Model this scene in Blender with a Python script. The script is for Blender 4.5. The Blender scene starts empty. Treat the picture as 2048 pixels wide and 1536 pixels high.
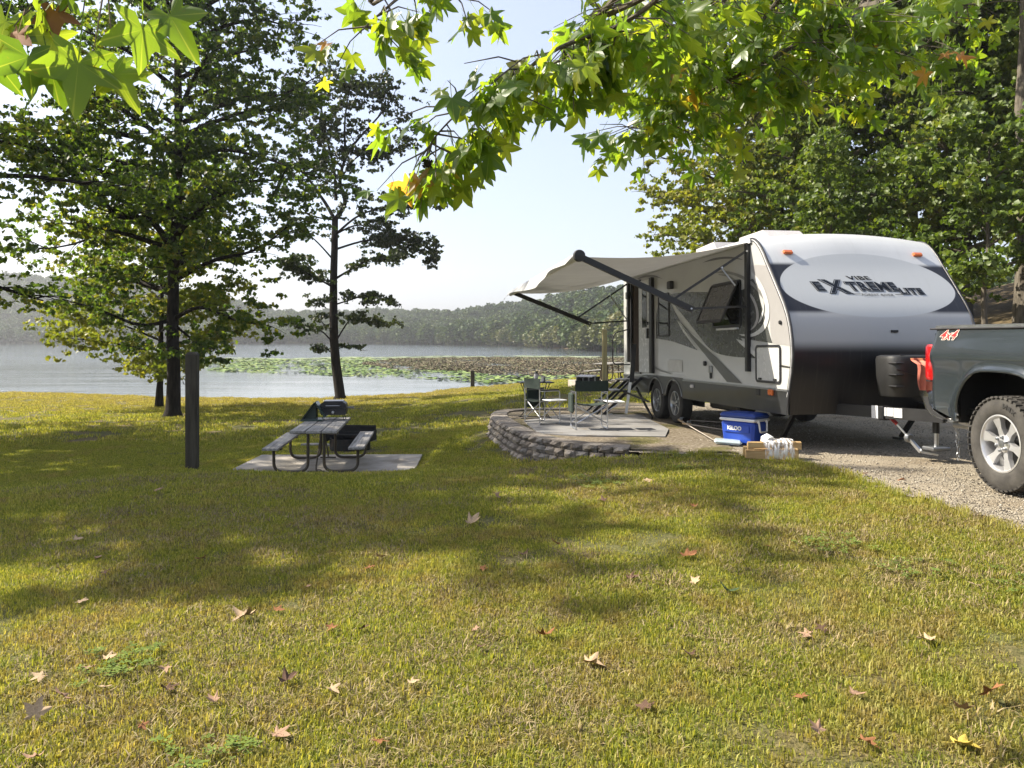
import bpy, math, random
import numpy as np
from mathutils import Vector, Matrix, Euler

random.seed(7)
rng = np.random.default_rng(11)
SC = bpy.context.scene
COL = SC.collection
R = math.radians

# ------------------------------------------------------------ camera, sky, sun, exposure
F = 1547.0            # focal length in pixels of the 2048 px wide photograph
EYE = 1.35            # eye height above the driveway (z = 0)
HOR = 676.0
cam_d = bpy.data.cameras.new('camera'); cam = bpy.data.objects.new('camera', cam_d); COL.objects.link(cam)
cam_d.sensor_width = 36.0; cam_d.lens = 36.0 * F / 2048.0
cam_d.shift_y = -(768 - HOR) / 2048.0
cam_d.clip_start = 0.05; cam_d.clip_end = 6000
cam.location = (0, 0, EYE); cam.rotation_euler = (R(90), 0, 0)
SC.camera = cam

SUN_DIR = Vector((-0.985, 0.225, 0.0)).normalized()      # towards the sun, on the ground plane
SUN_EL = R(41.0)
world = bpy.data.worlds.new('World'); SC.world = world; world.use_nodes = True
nt = world.node_tree
sky = nt.nodes.new('ShaderNodeTexSky'); sky.sky_type = 'NISHITA'; sky.sun_disc = False
sky.sun_elevation = SUN_EL
sky.sun_rotation = math.atan2(SUN_DIR.x, SUN_DIR.y)
sky.air_density = 1.0; sky.dust_density = 3.0; sky.ozone_density = 1.0; sky.altitude = 100
bg = nt.nodes['Background']; bg.inputs['Strength'].default_value = 0.13
hzm = nt.nodes.new('ShaderNodeMix'); hzm.data_type = 'RGBA'; hzm.inputs[0].default_value = .55      # thin high haze over the whole sky
hzm.inputs[7].default_value = (2.42, 2.55, 3.10, 1); nt.links.new(sky.outputs['Color'], hzm.inputs[6]); nt.links.new(hzm.outputs[2], bg.inputs['Color'])
sun_d = bpy.data.lights.new('sun', 'SUN'); sun = bpy.data.objects.new('sun', sun_d); COL.objects.link(sun)
sun_d.energy = 5.0; sun_d.angle = R(0.53); sun_d.color = (1.0, 0.92, 0.78)
sd = Vector((SUN_DIR.x * math.cos(SUN_EL), SUN_DIR.y * math.cos(SUN_EL), math.sin(SUN_EL)))
sun.rotation_euler = sd.to_track_quat('Z', 'Y').to_euler(); sun.location = (-20, 10, 30)
vs = SC.view_settings
vs.view_transform = 'Standard'; vs.look = 'None'; vs.gamma = 1; vs.use_curve_mapping = False
vs.exposure = 1.27

# ------------------------------------------------------------ helpers
def P(px, py, Y):
    """the 3-D point seen at photo pixel (px, py) at distance Y in front of the lens"""
    return Vector(((px - 1024) / F * Y, Y, EYE - (py - HOR) / F * Y))

class MB:
    def __init__(s): s.v = []; s.f = []
    def add(s, vs, fs):
        o = len(s.v); s.v += [tuple(v) for v in vs]; s.f += [tuple(i + o for i in f) for f in fs]; return s
    def box(s, x0, x1, y0, y1, z0, z1, M=None, bev=0.0):
        if bev > 0:
            b = min(bev, (x1-x0)*.45, (y1-y0)*.45, (z1-z0)*.45)
            vs = []; 
            for z, e in ((z0, b), (z0+b, 0), (z1-b, 0), (z1, b)):
                for (x, y, ex, ey) in ((x0,y0,1,1),(x1,y0,-1,1),(x1,y1,-1,-1),(x0,y1,1,-1)):
                    # two verts per corner
                    if (ex*ey) > 0:
                        vs.append((x+ex*e, y+ey*(b+e*0), z)); vs.append((x+ex*(b), y+ey*e, z))
                    else:
                        vs.append((x+ex*b, y+ey*e, z)); vs.append((x+ex*e, y+ey*b, z))
            fs = [tuple(range(7, -1, -1)), tuple(range(24, 32))]
            for k in range(3):
                for i in range(8):
                    j = (i+1) % 8
                    fs.append((k*8+i, k*8+j, k*8+8+j, k*8+8+i))
        else:
            vs = [(x0,y0,z0),(x1,y0,z0),(x1,y1,z0),(x0,y1,z0),(x0,y0,z1),(x1,y0,z1),(x1,y1,z1),(x0,y1,z1)]
            fs = [(3,2,1,0),(4,5,6,7),(0,1,5,4),(1,2,6,5),(2,3,7,6),(3,0,4,7)]
        if M is not None: vs = [M @ Vector(v) for v in vs]
        return s.add(vs, fs)
    def bar(s, a, b, w, h=None, up=(0,0,1)):
        """a rectangular bar from a to b, w wide, h high"""
        a = Vector(a); b = Vector(b); h = h or w; d = (b-a).normalized(); u = Vector(up)
        sd_ = d.cross(u)
        if sd_.length < 1e-3: sd_ = d.cross(Vector((0,1,0)))
        sd_.normalize(); u = sd_.cross(d).normalized()
        vs = []
        for p in (a, b):
            for (i, j) in ((-1,-1),(1,-1),(1,1),(-1,1)): vs.append(p + sd_*(i*w/2) + u*(j*h/2))
        return s.add(vs, [(0,1,2,3),(7,6,5,4),(0,4,5,1),(1,5,6,2),(2,6,7,3),(3,7,4,0)])
    def tube(s, pts, r, n=8, cap=True):
        pts = [Vector(p) for p in pts]; m = len(pts)
        rs = r if isinstance(r, (list, tuple)) else [r]*m
        t0 = (pts[1]-pts[0]).normalized(); up = Vector((0,0,1)) if abs(t0.z) < .9 else Vector((1,0,0))
        nrm = t0.cross(up).normalized(); vs = []
        for i, p in enumerate(pts):
            t = (pts[min(i+1,m-1)] - pts[max(i-1,0)]).normalized()
            nrm = (nrm - t*nrm.dot(t)).normalized(); bn = t.cross(nrm)
            for k in range(n):
                a = 2*math.pi*k/n; vs.append(p + (nrm*math.cos(a) + bn*math.sin(a))*rs[i])
        fs = [(i*n+k, i*n+(k+1)%n, (i+1)*n+(k+1)%n, (i+1)*n+k) for i in range(m-1) for k in range(n)]
        if cap: fs += [tuple(range(n-1,-1,-1)), tuple(range((m-1)*n, m*n))]
        return s.add(vs, fs)
    def lathe(s, prof, n=24, M=None, cap=True):
        """prof: list of (r, h) turned about z"""
        vs = []; 
        for (r, h) in prof:
            for k in range(n):
                a = 2*math.pi*k/n; vs.append((r*math.cos(a), r*math.sin(a), h))
        m = len(prof)
        fs = [(i*n+k, i*n+(k+1)%n, (i+1)*n+(k+1)%n, (i+1)*n+k) for i in range(m-1) for k in range(n)]
        if cap and prof[0][0] > 1e-4: fs.append(tuple(range(n-1,-1,-1)))
        if cap and prof[-1][0] > 1e-4: fs.append(tuple(range((m-1)*n, m*n)))
        if M is not None: vs = [M @ Vector(v) for v in vs]
        return s.add(vs, fs)
    def poly(s, pts, d):
        """extrude a planar polygon by the vector d"""
        pts = [Vector(p) for p in pts]; d = Vector(d); n = len(pts)
        return s.add(pts + [p+d for p in pts], [tuple(range(n-1,-1,-1)), tuple(range(n, 2*n))] + [(i,(i+1)%n,n+(i+1)%n,n+i) for i in range(n)])
    def build(s, name, mat, parent=None, smooth=False, link=True, autosmooth=None):
        me = bpy.data.meshes.new(name); me.from_pydata(s.v, [], s.f); me.update()
        return fin(me, name, mat, parent, smooth, link)

def fin(me, name, mat, parent=None, smooth=False, link=True):
    o = bpy.data.objects.new(name, me)
    for m in (mat if isinstance(mat, (list, tuple)) else [mat]): me.materials.append(m)
    if smooth:
        me.polygons.foreach_set('use_smooth', [True]*len(me.polygons))
        try: me.set_sharp_from_angle(angle=R(40))
        except Exception: pass
    if link: COL.objects.link(o)
    if parent is not None: o.parent = parent
    return o

def arr_mesh(name, V, Fc, mat, parent=None, link=True, smooth=False):
    V = np.asarray(V, dtype=np.float32); Fc = np.asarray(Fc, dtype=np.int32)
    me = bpy.data.meshes.new(name); k = Fc.shape[1]; n = len(Fc)
    me.vertices.add(len(V)); me.vertices.foreach_set('co', V.ravel())
    me.loops.add(n*k); me.loops.foreach_set('vertex_index', Fc.ravel())
    me.polygons.add(n); me.polygons.foreach_set('loop_start', np.arange(0, n*k, k, dtype=np.int32))
    me.update(calc_edges=True); me.validate()
    if smooth: me.polygons.foreach_set('use_smooth', [True]*n)
    o = bpy.data.objects.new(name, me); me.materials.append(mat)
    if link: COL.objects.link(o)
    if parent is not None: o.parent = parent
    return o

def tag(o, label=None, cat=None, group=None, kind=None):
    if label: o['label'] = label
    if cat: o['category'] = cat
    if group: o['group'] = group
    if kind: o['kind'] = kind
    return o

def empty(name, loc=(0,0,0), rot=(0,0,0)):
    o = bpy.data.objects.new(name, None); COL.objects.link(o); o.location = loc; o.rotation_euler = rot
    o.empty_display_size = .2
    return o

def copy_tree(o, parent=None):
    c = o.copy(); COL.objects.link(c); c.parent = parent
    for ch in [x for x in bpy.data.objects if x.parent == o]: copy_tree(ch, c)
    return c

def fillet(pts, r, n=4):
    pts = [Vector(p) for p in pts]; out = [pts[0]]
    for i in range(1, len(pts)-1):
        a, b, c = pts[i-1], pts[i], pts[i+1]
        ra = min(r, (a-b).length*.49, (c-b).length*.49)
        p0 = b + (a-b).normalized()*ra; p2 = b + (c-b).normalized()*ra
        for k in range(n+1):
            t = k/n; out.append(p0*(1-t)**2 + b*2*t*(1-t) + p2*t*t)
    out.append(pts[-1]); return out

# ------------------------------------------------------------ materials
class NT:
    def __init__(s, name):
        s.m = bpy.data.materials.new(name); s.m.use_nodes = True; s.t = s.m.node_tree
        s.b = s.t.nodes['Principled BSDF']; s.out = s.t.nodes['Material Output']
    def n(s, typ, **kw):
        nd = s.t.nodes.new(typ)
        for k, v in kw.items():
            if k in nd.inputs: nd.inputs[k].default_value = v
            else: setattr(nd, k, v)
        return nd
    def l(s, a, b): s.t.links.new(a, b)
    def coord(s, world=False):
        if world: return s.n('ShaderNodeNewGeometry').outputs['Position']
        return s.n('ShaderNodeTexCoord').outputs['Object']
    def noise(s, scale, detail=4, co=None, rough=.6, stretch=None):
        nd = s.n('ShaderNodeTexNoise'); nd.inputs['Scale'].default_value = scale; nd.inputs['Detail'].default_value = detail
        nd.inputs['Roughness'].default_value = rough
        if co is None: co = s.coord()
        if stretch:
            mp = s.n('ShaderNodeMapping'); mp.inputs['Scale'].default_value = stretch; s.l(co, mp.inputs['Vector']); co = mp.outputs[0]
        s.l(co, nd.inputs['Vector']); return nd.outputs['Fac']
    def ramp(s, fac, stops):
        nd = s.n('ShaderNodeValToRGB'); e = nd.color_ramp.elements
        while len(e) < len(stops): e.new(.5)
        for i, (p, c) in enumerate(stops):
            e[i].position = p; e[i].color = (*c, 1) if len(c) == 3 else c
        s.l(fac, nd.inputs['Fac']); return nd.outputs['Color']
    def mix(s, fac, a, b, blend='MIX'):
        nd = s.n('ShaderNodeMix'); nd.data_type = 'RGBA'; nd.blend_type = blend
        for sock, v in ((nd.inputs[0], fac), (nd.inputs[6], a), (nd.inputs[7], b)):
            if isinstance(v, (int, float)): sock.default_value = v
            elif isinstance(v, tuple): sock.default_value = (*v, 1) if len(v) == 3 else v
            else: s.l(v, sock)
        return nd.outputs[2]
    def math(s, op, a, b=0.0, c=None, clamp=False):
        nd = s.n('ShaderNodeMath'); nd.operation = op; nd.use_clamp = clamp
        for i, v in enumerate((a, b, c)):
            if v is None: continue
            if isinstance(v, (int, float)): nd.inputs[i].default_value = v
            else: s.l(v, nd.inputs[i])
        return nd.outputs[0]
    def smooth(s, v, lo, hi):
        nd = s.n('ShaderNodeMapRange'); nd.interpolation_type = 'SMOOTHSTEP'
        s.l(v, nd.inputs['Value']); nd.inputs['From Min'].default_value = lo; nd.inputs['From Max'].default_value = hi
        return nd.outputs[0]
    def bump(s, h, strength=.3, dist=.02):
        nd = s.n('ShaderNodeBump'); nd.inputs['Strength'].default_value = strength; nd.inputs['Distance'].default_value = dist
        s.l(h, nd.inputs['Height']); s.l(nd.outputs[0], s.b.inputs['Normal'])
    def set(s, **kw):
        mp = {'rough':'Roughness','metal':'Metallic','coat':'Coat Weight','coatr':'Coat Roughness','spec':'Specular IOR Level','trans':'Transmission Weight','alpha':'Alpha','ior':'IOR'}
        for k, v in kw.items():
            if k == 'col':
                if isinstance(v, tuple): s.b.inputs['Base Color'].default_value = (*v, 1)
                else: s.l(v, s.b.inputs['Base Color'])
            else: s.b.inputs[mp[k]].default_value = v
        return s

def plain(name, col, rough=.5, metal=0, coat=0, var=.12, scale=6, bump=0, bscale=60, spec=.5, dirt=None):
    m = NT(name); m.set(rough=rough, metal=metal, coat=coat, spec=spec)
    c2 = tuple(max(0, c*(1-var)) for c in col); c3 = tuple(min(1, c*(1+var)) for c in col)
    c = m.ramp(m.noise(scale, 5), [(.3, c2), (.7, c3)])
    if dirt:
        c = m.mix(m.smooth(m.noise(scale*.7+1.3, 6), .52, .75), c, dirt)
    m.set(col=c)
    rr = m.n('ShaderNodeMapRange'); m.l(m.noise(scale*2.3, 5), rr.inputs[0]); rr.inputs[3].default_value = max(.02, rough-.08); rr.inputs[4].default_value = min(1, rough+.1)
    m.l(rr.outputs[0], m.b.inputs['Roughness'])
    if bump: m.bump(m.noise(bscale, 4), bump, .01)
    return m.m

def leaf_mat(name, stops, trans=.45, rough=.5, bright=1.7, world_noise=.35, tint=(1.0,1.05,.35)):
    """leaf colour varies leaf by leaf; light passes through"""
    m = NT(name); g = m.n('ShaderNodeNewGeometry')
    rp = g.outputs['Random Per Island']
    ns = m.noise(world_noise, 2, co=g.outputs['Position'])
    f = m.math('ADD', m.math('MULTIPLY', rp, .55), m.math('MULTIPLY', m.smooth(ns, .35, .65), .45))
    c = m.ramp(f, stops)
    m.set(col=c, rough=rough, spec=.45)
    tr = m.n('ShaderNodeBsdfTranslucent')
    tc = m.n('ShaderNodeVectorMath'); tc.operation = 'MULTIPLY'; m.l(c, tc.inputs[0]); tc.inputs[1].default_value = tuple(bright*t for t in tint)
    m.l(tc.outputs[0], tr.inputs['Color'])
    mx = m.n('ShaderNodeMixShader'); mx.inputs[0].default_value = trans
    m.l(m.b.outputs[0], mx.inputs[1]); m.l(tr.outputs[0], mx.inputs[2]); m.l(mx.outputs[0], m.out.inputs['Surface'])
    return m.m

def srgb(r, g, b):
    f = lambda c: (c/255/12.92) if c/255 <= .04045 else ((c/255+.055)/1.055)**2.4
    return (f(r), f(g), f(b))

# ------------------------------------------------------------ shape of the land
def pad_z(Y): return -0.0157*np.maximum(0, np.asarray(Y, float)-9.0)

CP = [(0,0,-.15),(-3,3,-.24),(0,3,-.14),(3,3,-.06),(-6,0,-.3),(6,0,-.05),(-4,6,-.3),(-1.5,6,-.2),(1,6,-.08),
 (4.2,2,-.015),(3.6,5.4,-.015),(3.45,6.6,-.012),(3.3,7.6,-.012),(3.9,4.0,-.015),(5,6,-.03),(7,4,-.04),(3.2,8.7,-.02),(4.5,10,-.06),(5,14,-.13),(7,11,-.04),(6.5,16,-.12),(4.5,18,-.2),(8.6,7,.15),(9,12,.3),(8,18,.3),(6,22,-.1),
 (.1,9.0,-.2),(1.6,8.4,-.02),(2.6,8.3,-.01),(2.2,9.0,-.015),(1.2,8.7,-.06),(-.2,10.5,-.36),(-.75,12,-.45),(-.95,14.6,-.48),(1.5,11.5,-.3),(1.5,14.5,-.3),(0.5,16.5,-.42),(2,17,-.38),(2.6,14,-.25),
 (-4.3,10.5,-.46),(-2,9.5,-.34),(-5,12.2,-.90),(-5.2,15,-.98),(-1.35,12.3,-.84),(-1.3,15,-.88),(-3.2,12.2,-.90),(-3.2,15.1,-.93),(-7,12,-.95),(-7.5,7,-.5),(-10,10,-.9),(-12,18,-1.2),(-3,20,-1.1),(0,21,-.85),
 (-12,28,-1.49),(-24,34,-1.68),(-20,24,-1.4),(-4,30,-1.45),(1,30,-.95),(3.2,27,-.30),(2.2,26,-.32),(4,32,-.50),(7,30,-.35),(2,40,-1.25),(6,45,-1.1),(-3,42,-1.75),
 (-31,47.5,-2.0),(-22,45,-2.0),(-12.8,43.0,-2.0),(-9,43.7,-1.98),(-8.5,41,-1.88),(-2.85,52.3,-2.0),(5.2,64,-2.0),(12.5,70,-2.0),(-12.8,51,-2.6),(-2,60,-2.6),(7,72,-2.6),(-31,55,-2.6),(15,78,-2.6),
 (-45,48,-2.0),(-45,58,-2.7),(10,50,-.6),(14,60,-.8),
 (12,12,1.1),(13,20,1.9),(20,20,3.2),(12,8,.7),(10,3,.25),(25,40,4),(10,30,.35),(14,38,.8),(16,28,2.0),(30,25,5),
 (-60,20,-1.3),(-60,0,-.6),(-30,8,-.8),(-60,60,-2.7),(-30,70,-4),(0,85,-4),(20,95,-4),(32,72,1),(45,50,6),(50,20,8),(50,0,6),(0,-30,.5),(-40,-30,.5),(40,-30,3),(-80,90,-4),(0,110,-4),(60,110,4)]
CP = np.array(CP, float)
def _U(r2): return np.where(r2 > 1e-9, .5*r2*np.log(np.maximum(r2, 1e-9)), 0)
_n = len(CP); _K = _U((CP[:,None,0]-CP[None,:,0])**2 + (CP[:,None,1]-CP[None,:,1])**2) + np.eye(_n)*.15
_A = np.zeros((_n+3, _n+3)); _A[:_n,:_n] = _K; _A[:_n,_n] = 1; _A[:_n,_n+1:] = CP[:,:2]; _A[_n,:_n] = 1; _A[_n+1:,:_n] = CP[:,:2].T
_W = np.linalg.solve(_A, np.concatenate([CP[:,2], np.zeros(3)]))
def tps(X, Y):
    X = np.asarray(X, float).ravel(); Y = np.asarray(Y, float).ravel(); out = np.zeros(len(X))
    for i in range(0, len(X), 20000):
        x = X[i:i+20000]; y = Y[i:i+20000]
        out[i:i+20000] = _U((x[:,None]-CP[None,:,0])**2 + (y[:,None]-CP[None,:,1])**2) @ _W[:_n] + _W[_n] + _W[_n+1]*x + _W[_n+2]*y
    return out
PXs  = np.array([-3000,-1500,-300,   0, 300, 550, 760, 908,1020,1168,1250,1400,1600,2100,4000], float)
DIST = np.array([   60, 150, 400, 425, 425, 420, 411, 345, 305, 199, 172, 150, 120,  90,  60], float)
RDG  = np.array([    4,  10,  40,  44,  36,  13,  13,  9.5, 12,  15,  15,  16,  16,  16,  12], float)
def ss(x, a, b):
    t = np.clip((x-a)/(b-a), 0, 1); return t*t*(3-2*t)
def hash_noise(x, y, s):
    return (np.sin(x/s*1.3+y/s*.7)+np.sin(x/s*.55-y/s*1.6+2.1)+np.sin(x/s*2.3+y/s*1.9+4.4)*.6)/2.6
def ground_z(X, Y):
    X = np.asarray(X, float); Y = np.asarray(Y, float); shp = X.shape; x = X.ravel(); y = Y.ravel()
    near = tps(x, y)
    yy = np.maximum(y, 1.0); px = 1024 + F*x/yy
    D = np.interp(px, PXs, DIST) + 6*hash_noise(x, y*0, 23); Hh = np.interp(px, PXs, RDG)
    rad = y
    far = -4 + 1.9*ss(rad, D-12, D) + (Hh+2.2)*ss(rad, D, D+190) + 1.5*hash_noise(x, y, 40)*ss(rad, D+10, D+80) - 14*ss(rad, D+300, D+700)
    far = np.where(y < 5, near.clip(-3, 9), far)
    w = ss(np.maximum(np.abs(x)*1.1, y), 62, 100)
    w = np.where(y < 0, ss(np.maximum(np.abs(x), -y), 40, 90), w)
    far = np.where(y < 20, far*ss(y, 5, 20) + np.clip(near, -3, 6)*(1-ss(y, 5, 20)), far)
    z = near*(1-w) + far*w
    z = z + .012*hash_noise(x, y, .55)*(1-w) + .02*hash_noise(x+3, y, 1.7)*(1-w)
    idr = inside(drive_poly, x, y); z = np.where(idr, np.minimum(z, pad_z(y)+.02*np.maximum(0, x-6.5)-.014), z)
    dx_ = np.maximum(np.maximum(-4.80-x, x+1.60), 0); dy_ = np.maximum(np.maximum(12.28-y, y-14.87), 0); wq = 1-ss(np.hypot(dx_, dy_), 0, .55)
    z = z*(1-wq)+np.minimum(z, -.935)*wq
    return z.reshape(shp)
def gz(x, y): return float(ground_z(np.array([x]), np.array([y]))[0])
def ground_hit(px, py, dz=0.0):
    """where the line of sight through a photo pixel meets the ground"""
    Ys = np.concatenate([np.linspace(1.5, 30, 1200), np.linspace(30, 120, 1200)])
    X = (px-1024)/F*Ys; Z = EYE-(py-HOR)/F*Ys
    G = ground_z(X, Ys)+dz
    i = np.argmax(Z <= G); return Vector((X[i], Ys[i], G[i]))

# lawn edge of the driveway and its outline
drive_left = [(4.7,-8),(4.35,-1),(4.1,2),(3.85,4.2),(3.55,5.6),(3.42,6.6),(3.30,7.6),(3.12,8.4),(2.75,8.75),(2.2,8.95),(1.55,9.1)]
drive_poly = drive_left + [(1.2,9.6),(1.2,16.6),(2.2,17.6),(4.6,17.8),(7.0,17.0),(7.9,14),(7.9,9),(7.6,4),(8.2,-8)]
def inside(poly, x, y):
    x = np.asarray(x); y = np.asarray(y); c = np.zeros(x.shape, bool); n = len(poly)
    for i in range(n):
        x0, y0 = poly[i]; x1, y1 = poly[(i+1) % n]
        cond = ((y0 > y) != (y1 > y)) & (x < (x1-x0)*(y-y0)/((y1-y0) if y1 != y0 else 1e-9)+x0)
        c ^= cond
    return c
def catmull(pts, k=8):
    pts = [Vector(p) for p in pts]; out = []
    for i in range(len(pts)-1):
        p0 = pts[max(i-1,0)]; p1 = pts[i]; p2 = pts[i+1]; p3 = pts[min(i+2,len(pts)-1)]
        for j in range(k):
            t = j/k
            out.append(.5*((2*p1)+(-p0+p2)*t+(2*p0-5*p1+4*p2-p3)*t*t+(-p0+3*p1-3*p2+p3)*t**3))
    out.append(pts[-1]); return out
# front line of the retaining wall, along its top, from the left end round to where it dies into the lawn
wall_line = catmull([(1.2,15.9,0),(.35,15.7,0),(-.25,15.1,0),(-.36,14.1,0),(-.22,12.8,0),(.0,11.5,0),(.28,10.5,0),(.72,9.75,0),(1.15,9.42,0),(1.5,9.3,0)], 8)
patio_poly = [(p.x+ (.06), p.y) for p in wall_line] + [(2.6,9.0),(2.9,10.5),(2.7,16.3)]

# ------------------------------------------------------------ ground, lake, drive
def axis(lo, hi, c, d0, g):
    a = [c]; d = d0
    while a[-1] < hi: a.append(a[-1]+d); d *= g
    b = [c]; d = d0
    while b[-1] > lo: b.append(b[-1]-d); d *= g
    return np.array(sorted(set(b+a)))
gx = axis(-1500, 1500, 0, .22, 1.022); gy = np.concatenate([axis(-200, 7, 7, .22, 1.05), axis(7, 1800, 7, .2, 1.018)[1:]])
GX, GY = np.meshgrid(gx, gy); GZ = ground_z(GX, GY)
nx = len(gx); ny = len(gy); idx = np.arange(nx*ny).reshape(ny, nx)
Fq = np.stack([idx[:-1,:-1], idx[:-1,1:], idx[1:,1:], idx[1:,:-1]], -1).reshape(-1, 4)
m = NT('lawn_soil'); g = m.n('ShaderNodeNewGeometry'); pos = g.outputs['Position']
sx = m.n('ShaderNodeSeparateXYZ'); m.l(pos, sx.inputs[0])
fine = m.noise(38, 5, co=pos); mid = m.noise(2.2, 4, co=pos); big = m.noise(.35, 3, co=pos)
grass_c = m.ramp(fine, [(.25, (.035,.038,.014)), (.5, (.10,.10,.035)), (.75, (.19,.165,.075))])
dry_c = m.ramp(fine, [(.25, (.06,.045,.02)), (.55, (.16,.12,.055)), (.8, (.26,.2,.11))])
lawn = m.mix(m.smooth(m.math('ADD', m.math('MULTIPLY', mid, .5), m.math('MULTIPLY', big, .5)), .45, .6), grass_c, dry_c)
mud = m.ramp(m.noise(1.2, 5, co=pos), [(.3, (.12,.095,.05)), (.7, (.26,.21,.12))])
c = m.mix(m.smooth(sx.outputs['Z'], -1.96, -1.72), mud, lawn)
woods = m.ramp(m.noise(.5, 4, co=pos), [(.3, (.02,.028,.01)), (.7, (.06,.06,.025))])
c = m.mix(m.smooth(sx.outputs['Y'], 95, 130), c, woods)
litter = m.ramp(m.noise(9, 5, co=pos), [(.3, (.03,.024,.012)), (.55, (.12,.09,.05)), (.75, (.22,.17,.1))])
c = m.mix(m.smooth(sx.outputs['X'], 8.3, 9.6), c, litter)
m.set(col=c, rough=.95, spec=.15); m.bump(m.noise(60, 4, co=pos), .6, .03)
M_ground = m.m
ground = arr_mesh('ground', np.stack([GX.ravel(), GY.ravel(), GZ.ravel()], -1), Fq, M_ground, smooth=True)
tag(ground, kind='structure')

m = NT('lake_water')
pos = m.coord(True); m.set(col=(.085,.105,.115), rough=.06, spec=.5, ior=1.38); swz = m.n('ShaderNodeSeparateXYZ'); m.l(pos, swz.inputs[0])
farw = m.smooth(swz.outputs['Y'], 72, 130); leftw = m.math('MULTIPLY', m.math('SUBTRACT', 1.0, m.smooth(swz.outputs['X'], -27, -15)), .30)
amp = m.math('ADD', m.math('MAXIMUM', farw, leftw), .12)
w1 = m.noise(1.6, 3, co=pos, stretch=(.5,2.2,1)); w2 = m.noise(.12, 3, co=pos, stretch=(.5,2.5,1)); w3 = m.noise(7, 2, co=pos, stretch=(.5,1.8,1))
hgt = m.math('ADD', m.math('MULTIPLY', w1, m.smooth(w2, .35, .62)), m.math('MULTIPLY', w3, .12))
m.bump(m.math('MULTIPLY', hgt, amp), 1.0, .06)
lakewater = arr_mesh('lake_water', np.array([(-1400,38,-2.0),(1400,38,-2.0),(1400,1700,-2.0),(-1400,1700,-2.0)]), np.array([(0,1,2,3)]), m.m)
tag(lakewater, kind='structure')

# gravel drive, draped
gxs = np.arange(1.0, 8.4, .1); gys = np.arange(-8, 18, .1)
DX, DY = np.meshgrid(gxs, gys)
cx = DX[:-1,:-1]+.05; cy = DY[:-1,:-1]+.05
wob = .09*hash_noise(cx*1.0, cy*1.0, .16)+.05*hash_noise(cy, cx, .07)
keep = inside(drive_poly, cx+wob, cy-wob)
DZ = pad_z(DY) + .006*hash_noise(DX, DY, .3) + .02*np.maximum(0, DX-6.5)
idx = np.arange(DX.size).reshape(DX.shape)
Fd = np.stack([idx[:-1,:-1], idx[:-1,1:], idx[1:,1:], idx[1:,:-1]], -1)[keep]
m = NT('gravel_drive'); pos = m.coord(True)
v = m.n('ShaderNodeTexVoronoi'); v.inputs['Scale'].default_value = 85; m.l(pos, v.inputs['Vector'])
vc = m.n('ShaderNodeSeparateColor'); m.l(v.outputs['Color'], vc.inputs[0])
stone = m.ramp(vc.outputs[0], [(0, (.08,.07,.055)), (.3,(.22,.19,.145)), (.65,(.34,.295,.22)), (1,(.46,.41,.32))])
dust = m.ramp(m.noise(1.1, 5, co=pos), [(.35,(.20,.155,.10)), (.65,(.38,.325,.24))])
m.set(col=m.mix(m.smooth(m.noise(.9, 4, co=pos), .35, .75), stone, dust), rough=.95, spec=.2)
hh = m.math('ADD', m.math('MULTIPLY', v.outputs['Distance'], -1.0), m.math('MULTIPLY', m.noise(18, 3, co=pos), .6)); m.bump(hh, .8, .02)
M_gravel = m.m
drive = arr_mesh('driveway', np.stack([DX.ravel(), DY.ravel(), DZ.ravel()], -1), Fd, M_gravel, smooth=True)
tag(drive, kind='structure')
# loose stones on the drive
ico = [(0,0,1),(.89,0,.45),(.28,.85,.45),(-.72,.53,.45),(-.72,-.53,.45),(.28,-.85,.45),(.72,.53,-.45),(-.28,.85,-.45),(-.89,0,-.45),(-.28,-.85,-.45),(.72,-.53,-.45),(0,0,-1)]
icf = [(0,1,2),(0,2,3),(0,3,4),(0,4,5),(0,5,1),(1,6,2),(2,7,3),(3,8,4),(4,9,5),(5,10,1),(1,10,6),(2,6,7),(3,7,8),(4,8,9),(5,9,10),(6,11,7),(7,11,8),(8,11,9),(9,11,10),(10,11,6)]
ICO = np.array(ico); ICF = np.array(icf)
def blobs(name, C, S, mat, flat=.6, jit=.25):
    n = len(C); V = ICO[None]*S[:,None,None]*np.array([1,1,flat])*(1+rng.uniform(-jit, jit, (n,12,1)))
    a = rng.uniform(0, 6.28, n); ca = np.cos(a)[:,None]; sa = np.sin(a)[:,None]
    V = np.stack([V[...,0]*ca-V[...,1]*sa*.75, V[...,0]*sa+V[...,1]*ca*.75, V[...,2]], -1) + C[:,None,:]
    Fa = (ICF[None]+np.arange(n)[:,None,None]*12).reshape(-1, 3)
    return arr_mesh(name, V.reshape(-1, 3), Fa, mat)
def isl_mat(name, stops, rough=.9, bump=0):
    m = NT(name); g = m.n('ShaderNodeNewGeometry'); m.set(col=m.ramp(g.outputs['Random Per Island'], stops), rough=rough, spec=.25)
    if bump: m.bump(m.noise(40, 4), bump, .01)
    return m.m
n = 16000
sx_ = np.concatenate([rng.uniform(1.4, 7.9, n), rng.uniform(3,5,3000)]); sy_ = np.concatenate([rng.uniform(2, 16.5, n), rng.uniform(4.5,8,3000)])
k = inside(drive_poly, sx_, sy_) & ~((sx_ < 2.5) & (sy_ < 12.2) & (sy_ > 9.4) & (rng.uniform(0,1,len(sx_)) < .4)); sx_ = sx_[k]; sy_ = sy_[k]
M_stones = isl_mat('loose_stone', [(0,(.07,.06,.05)),(.4,(.22,.19,.15)),(1,(.46,.42,.35))])
gr = blobs('gravel', np.stack([sx_, sy_, pad_z(sy_)+.006], -1), rng.uniform(.004, .011, len(sx_)), M_stones)
tag(gr, 'loose pale gravel scattered over the driveway', 'gravel', kind='stuff')

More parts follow.
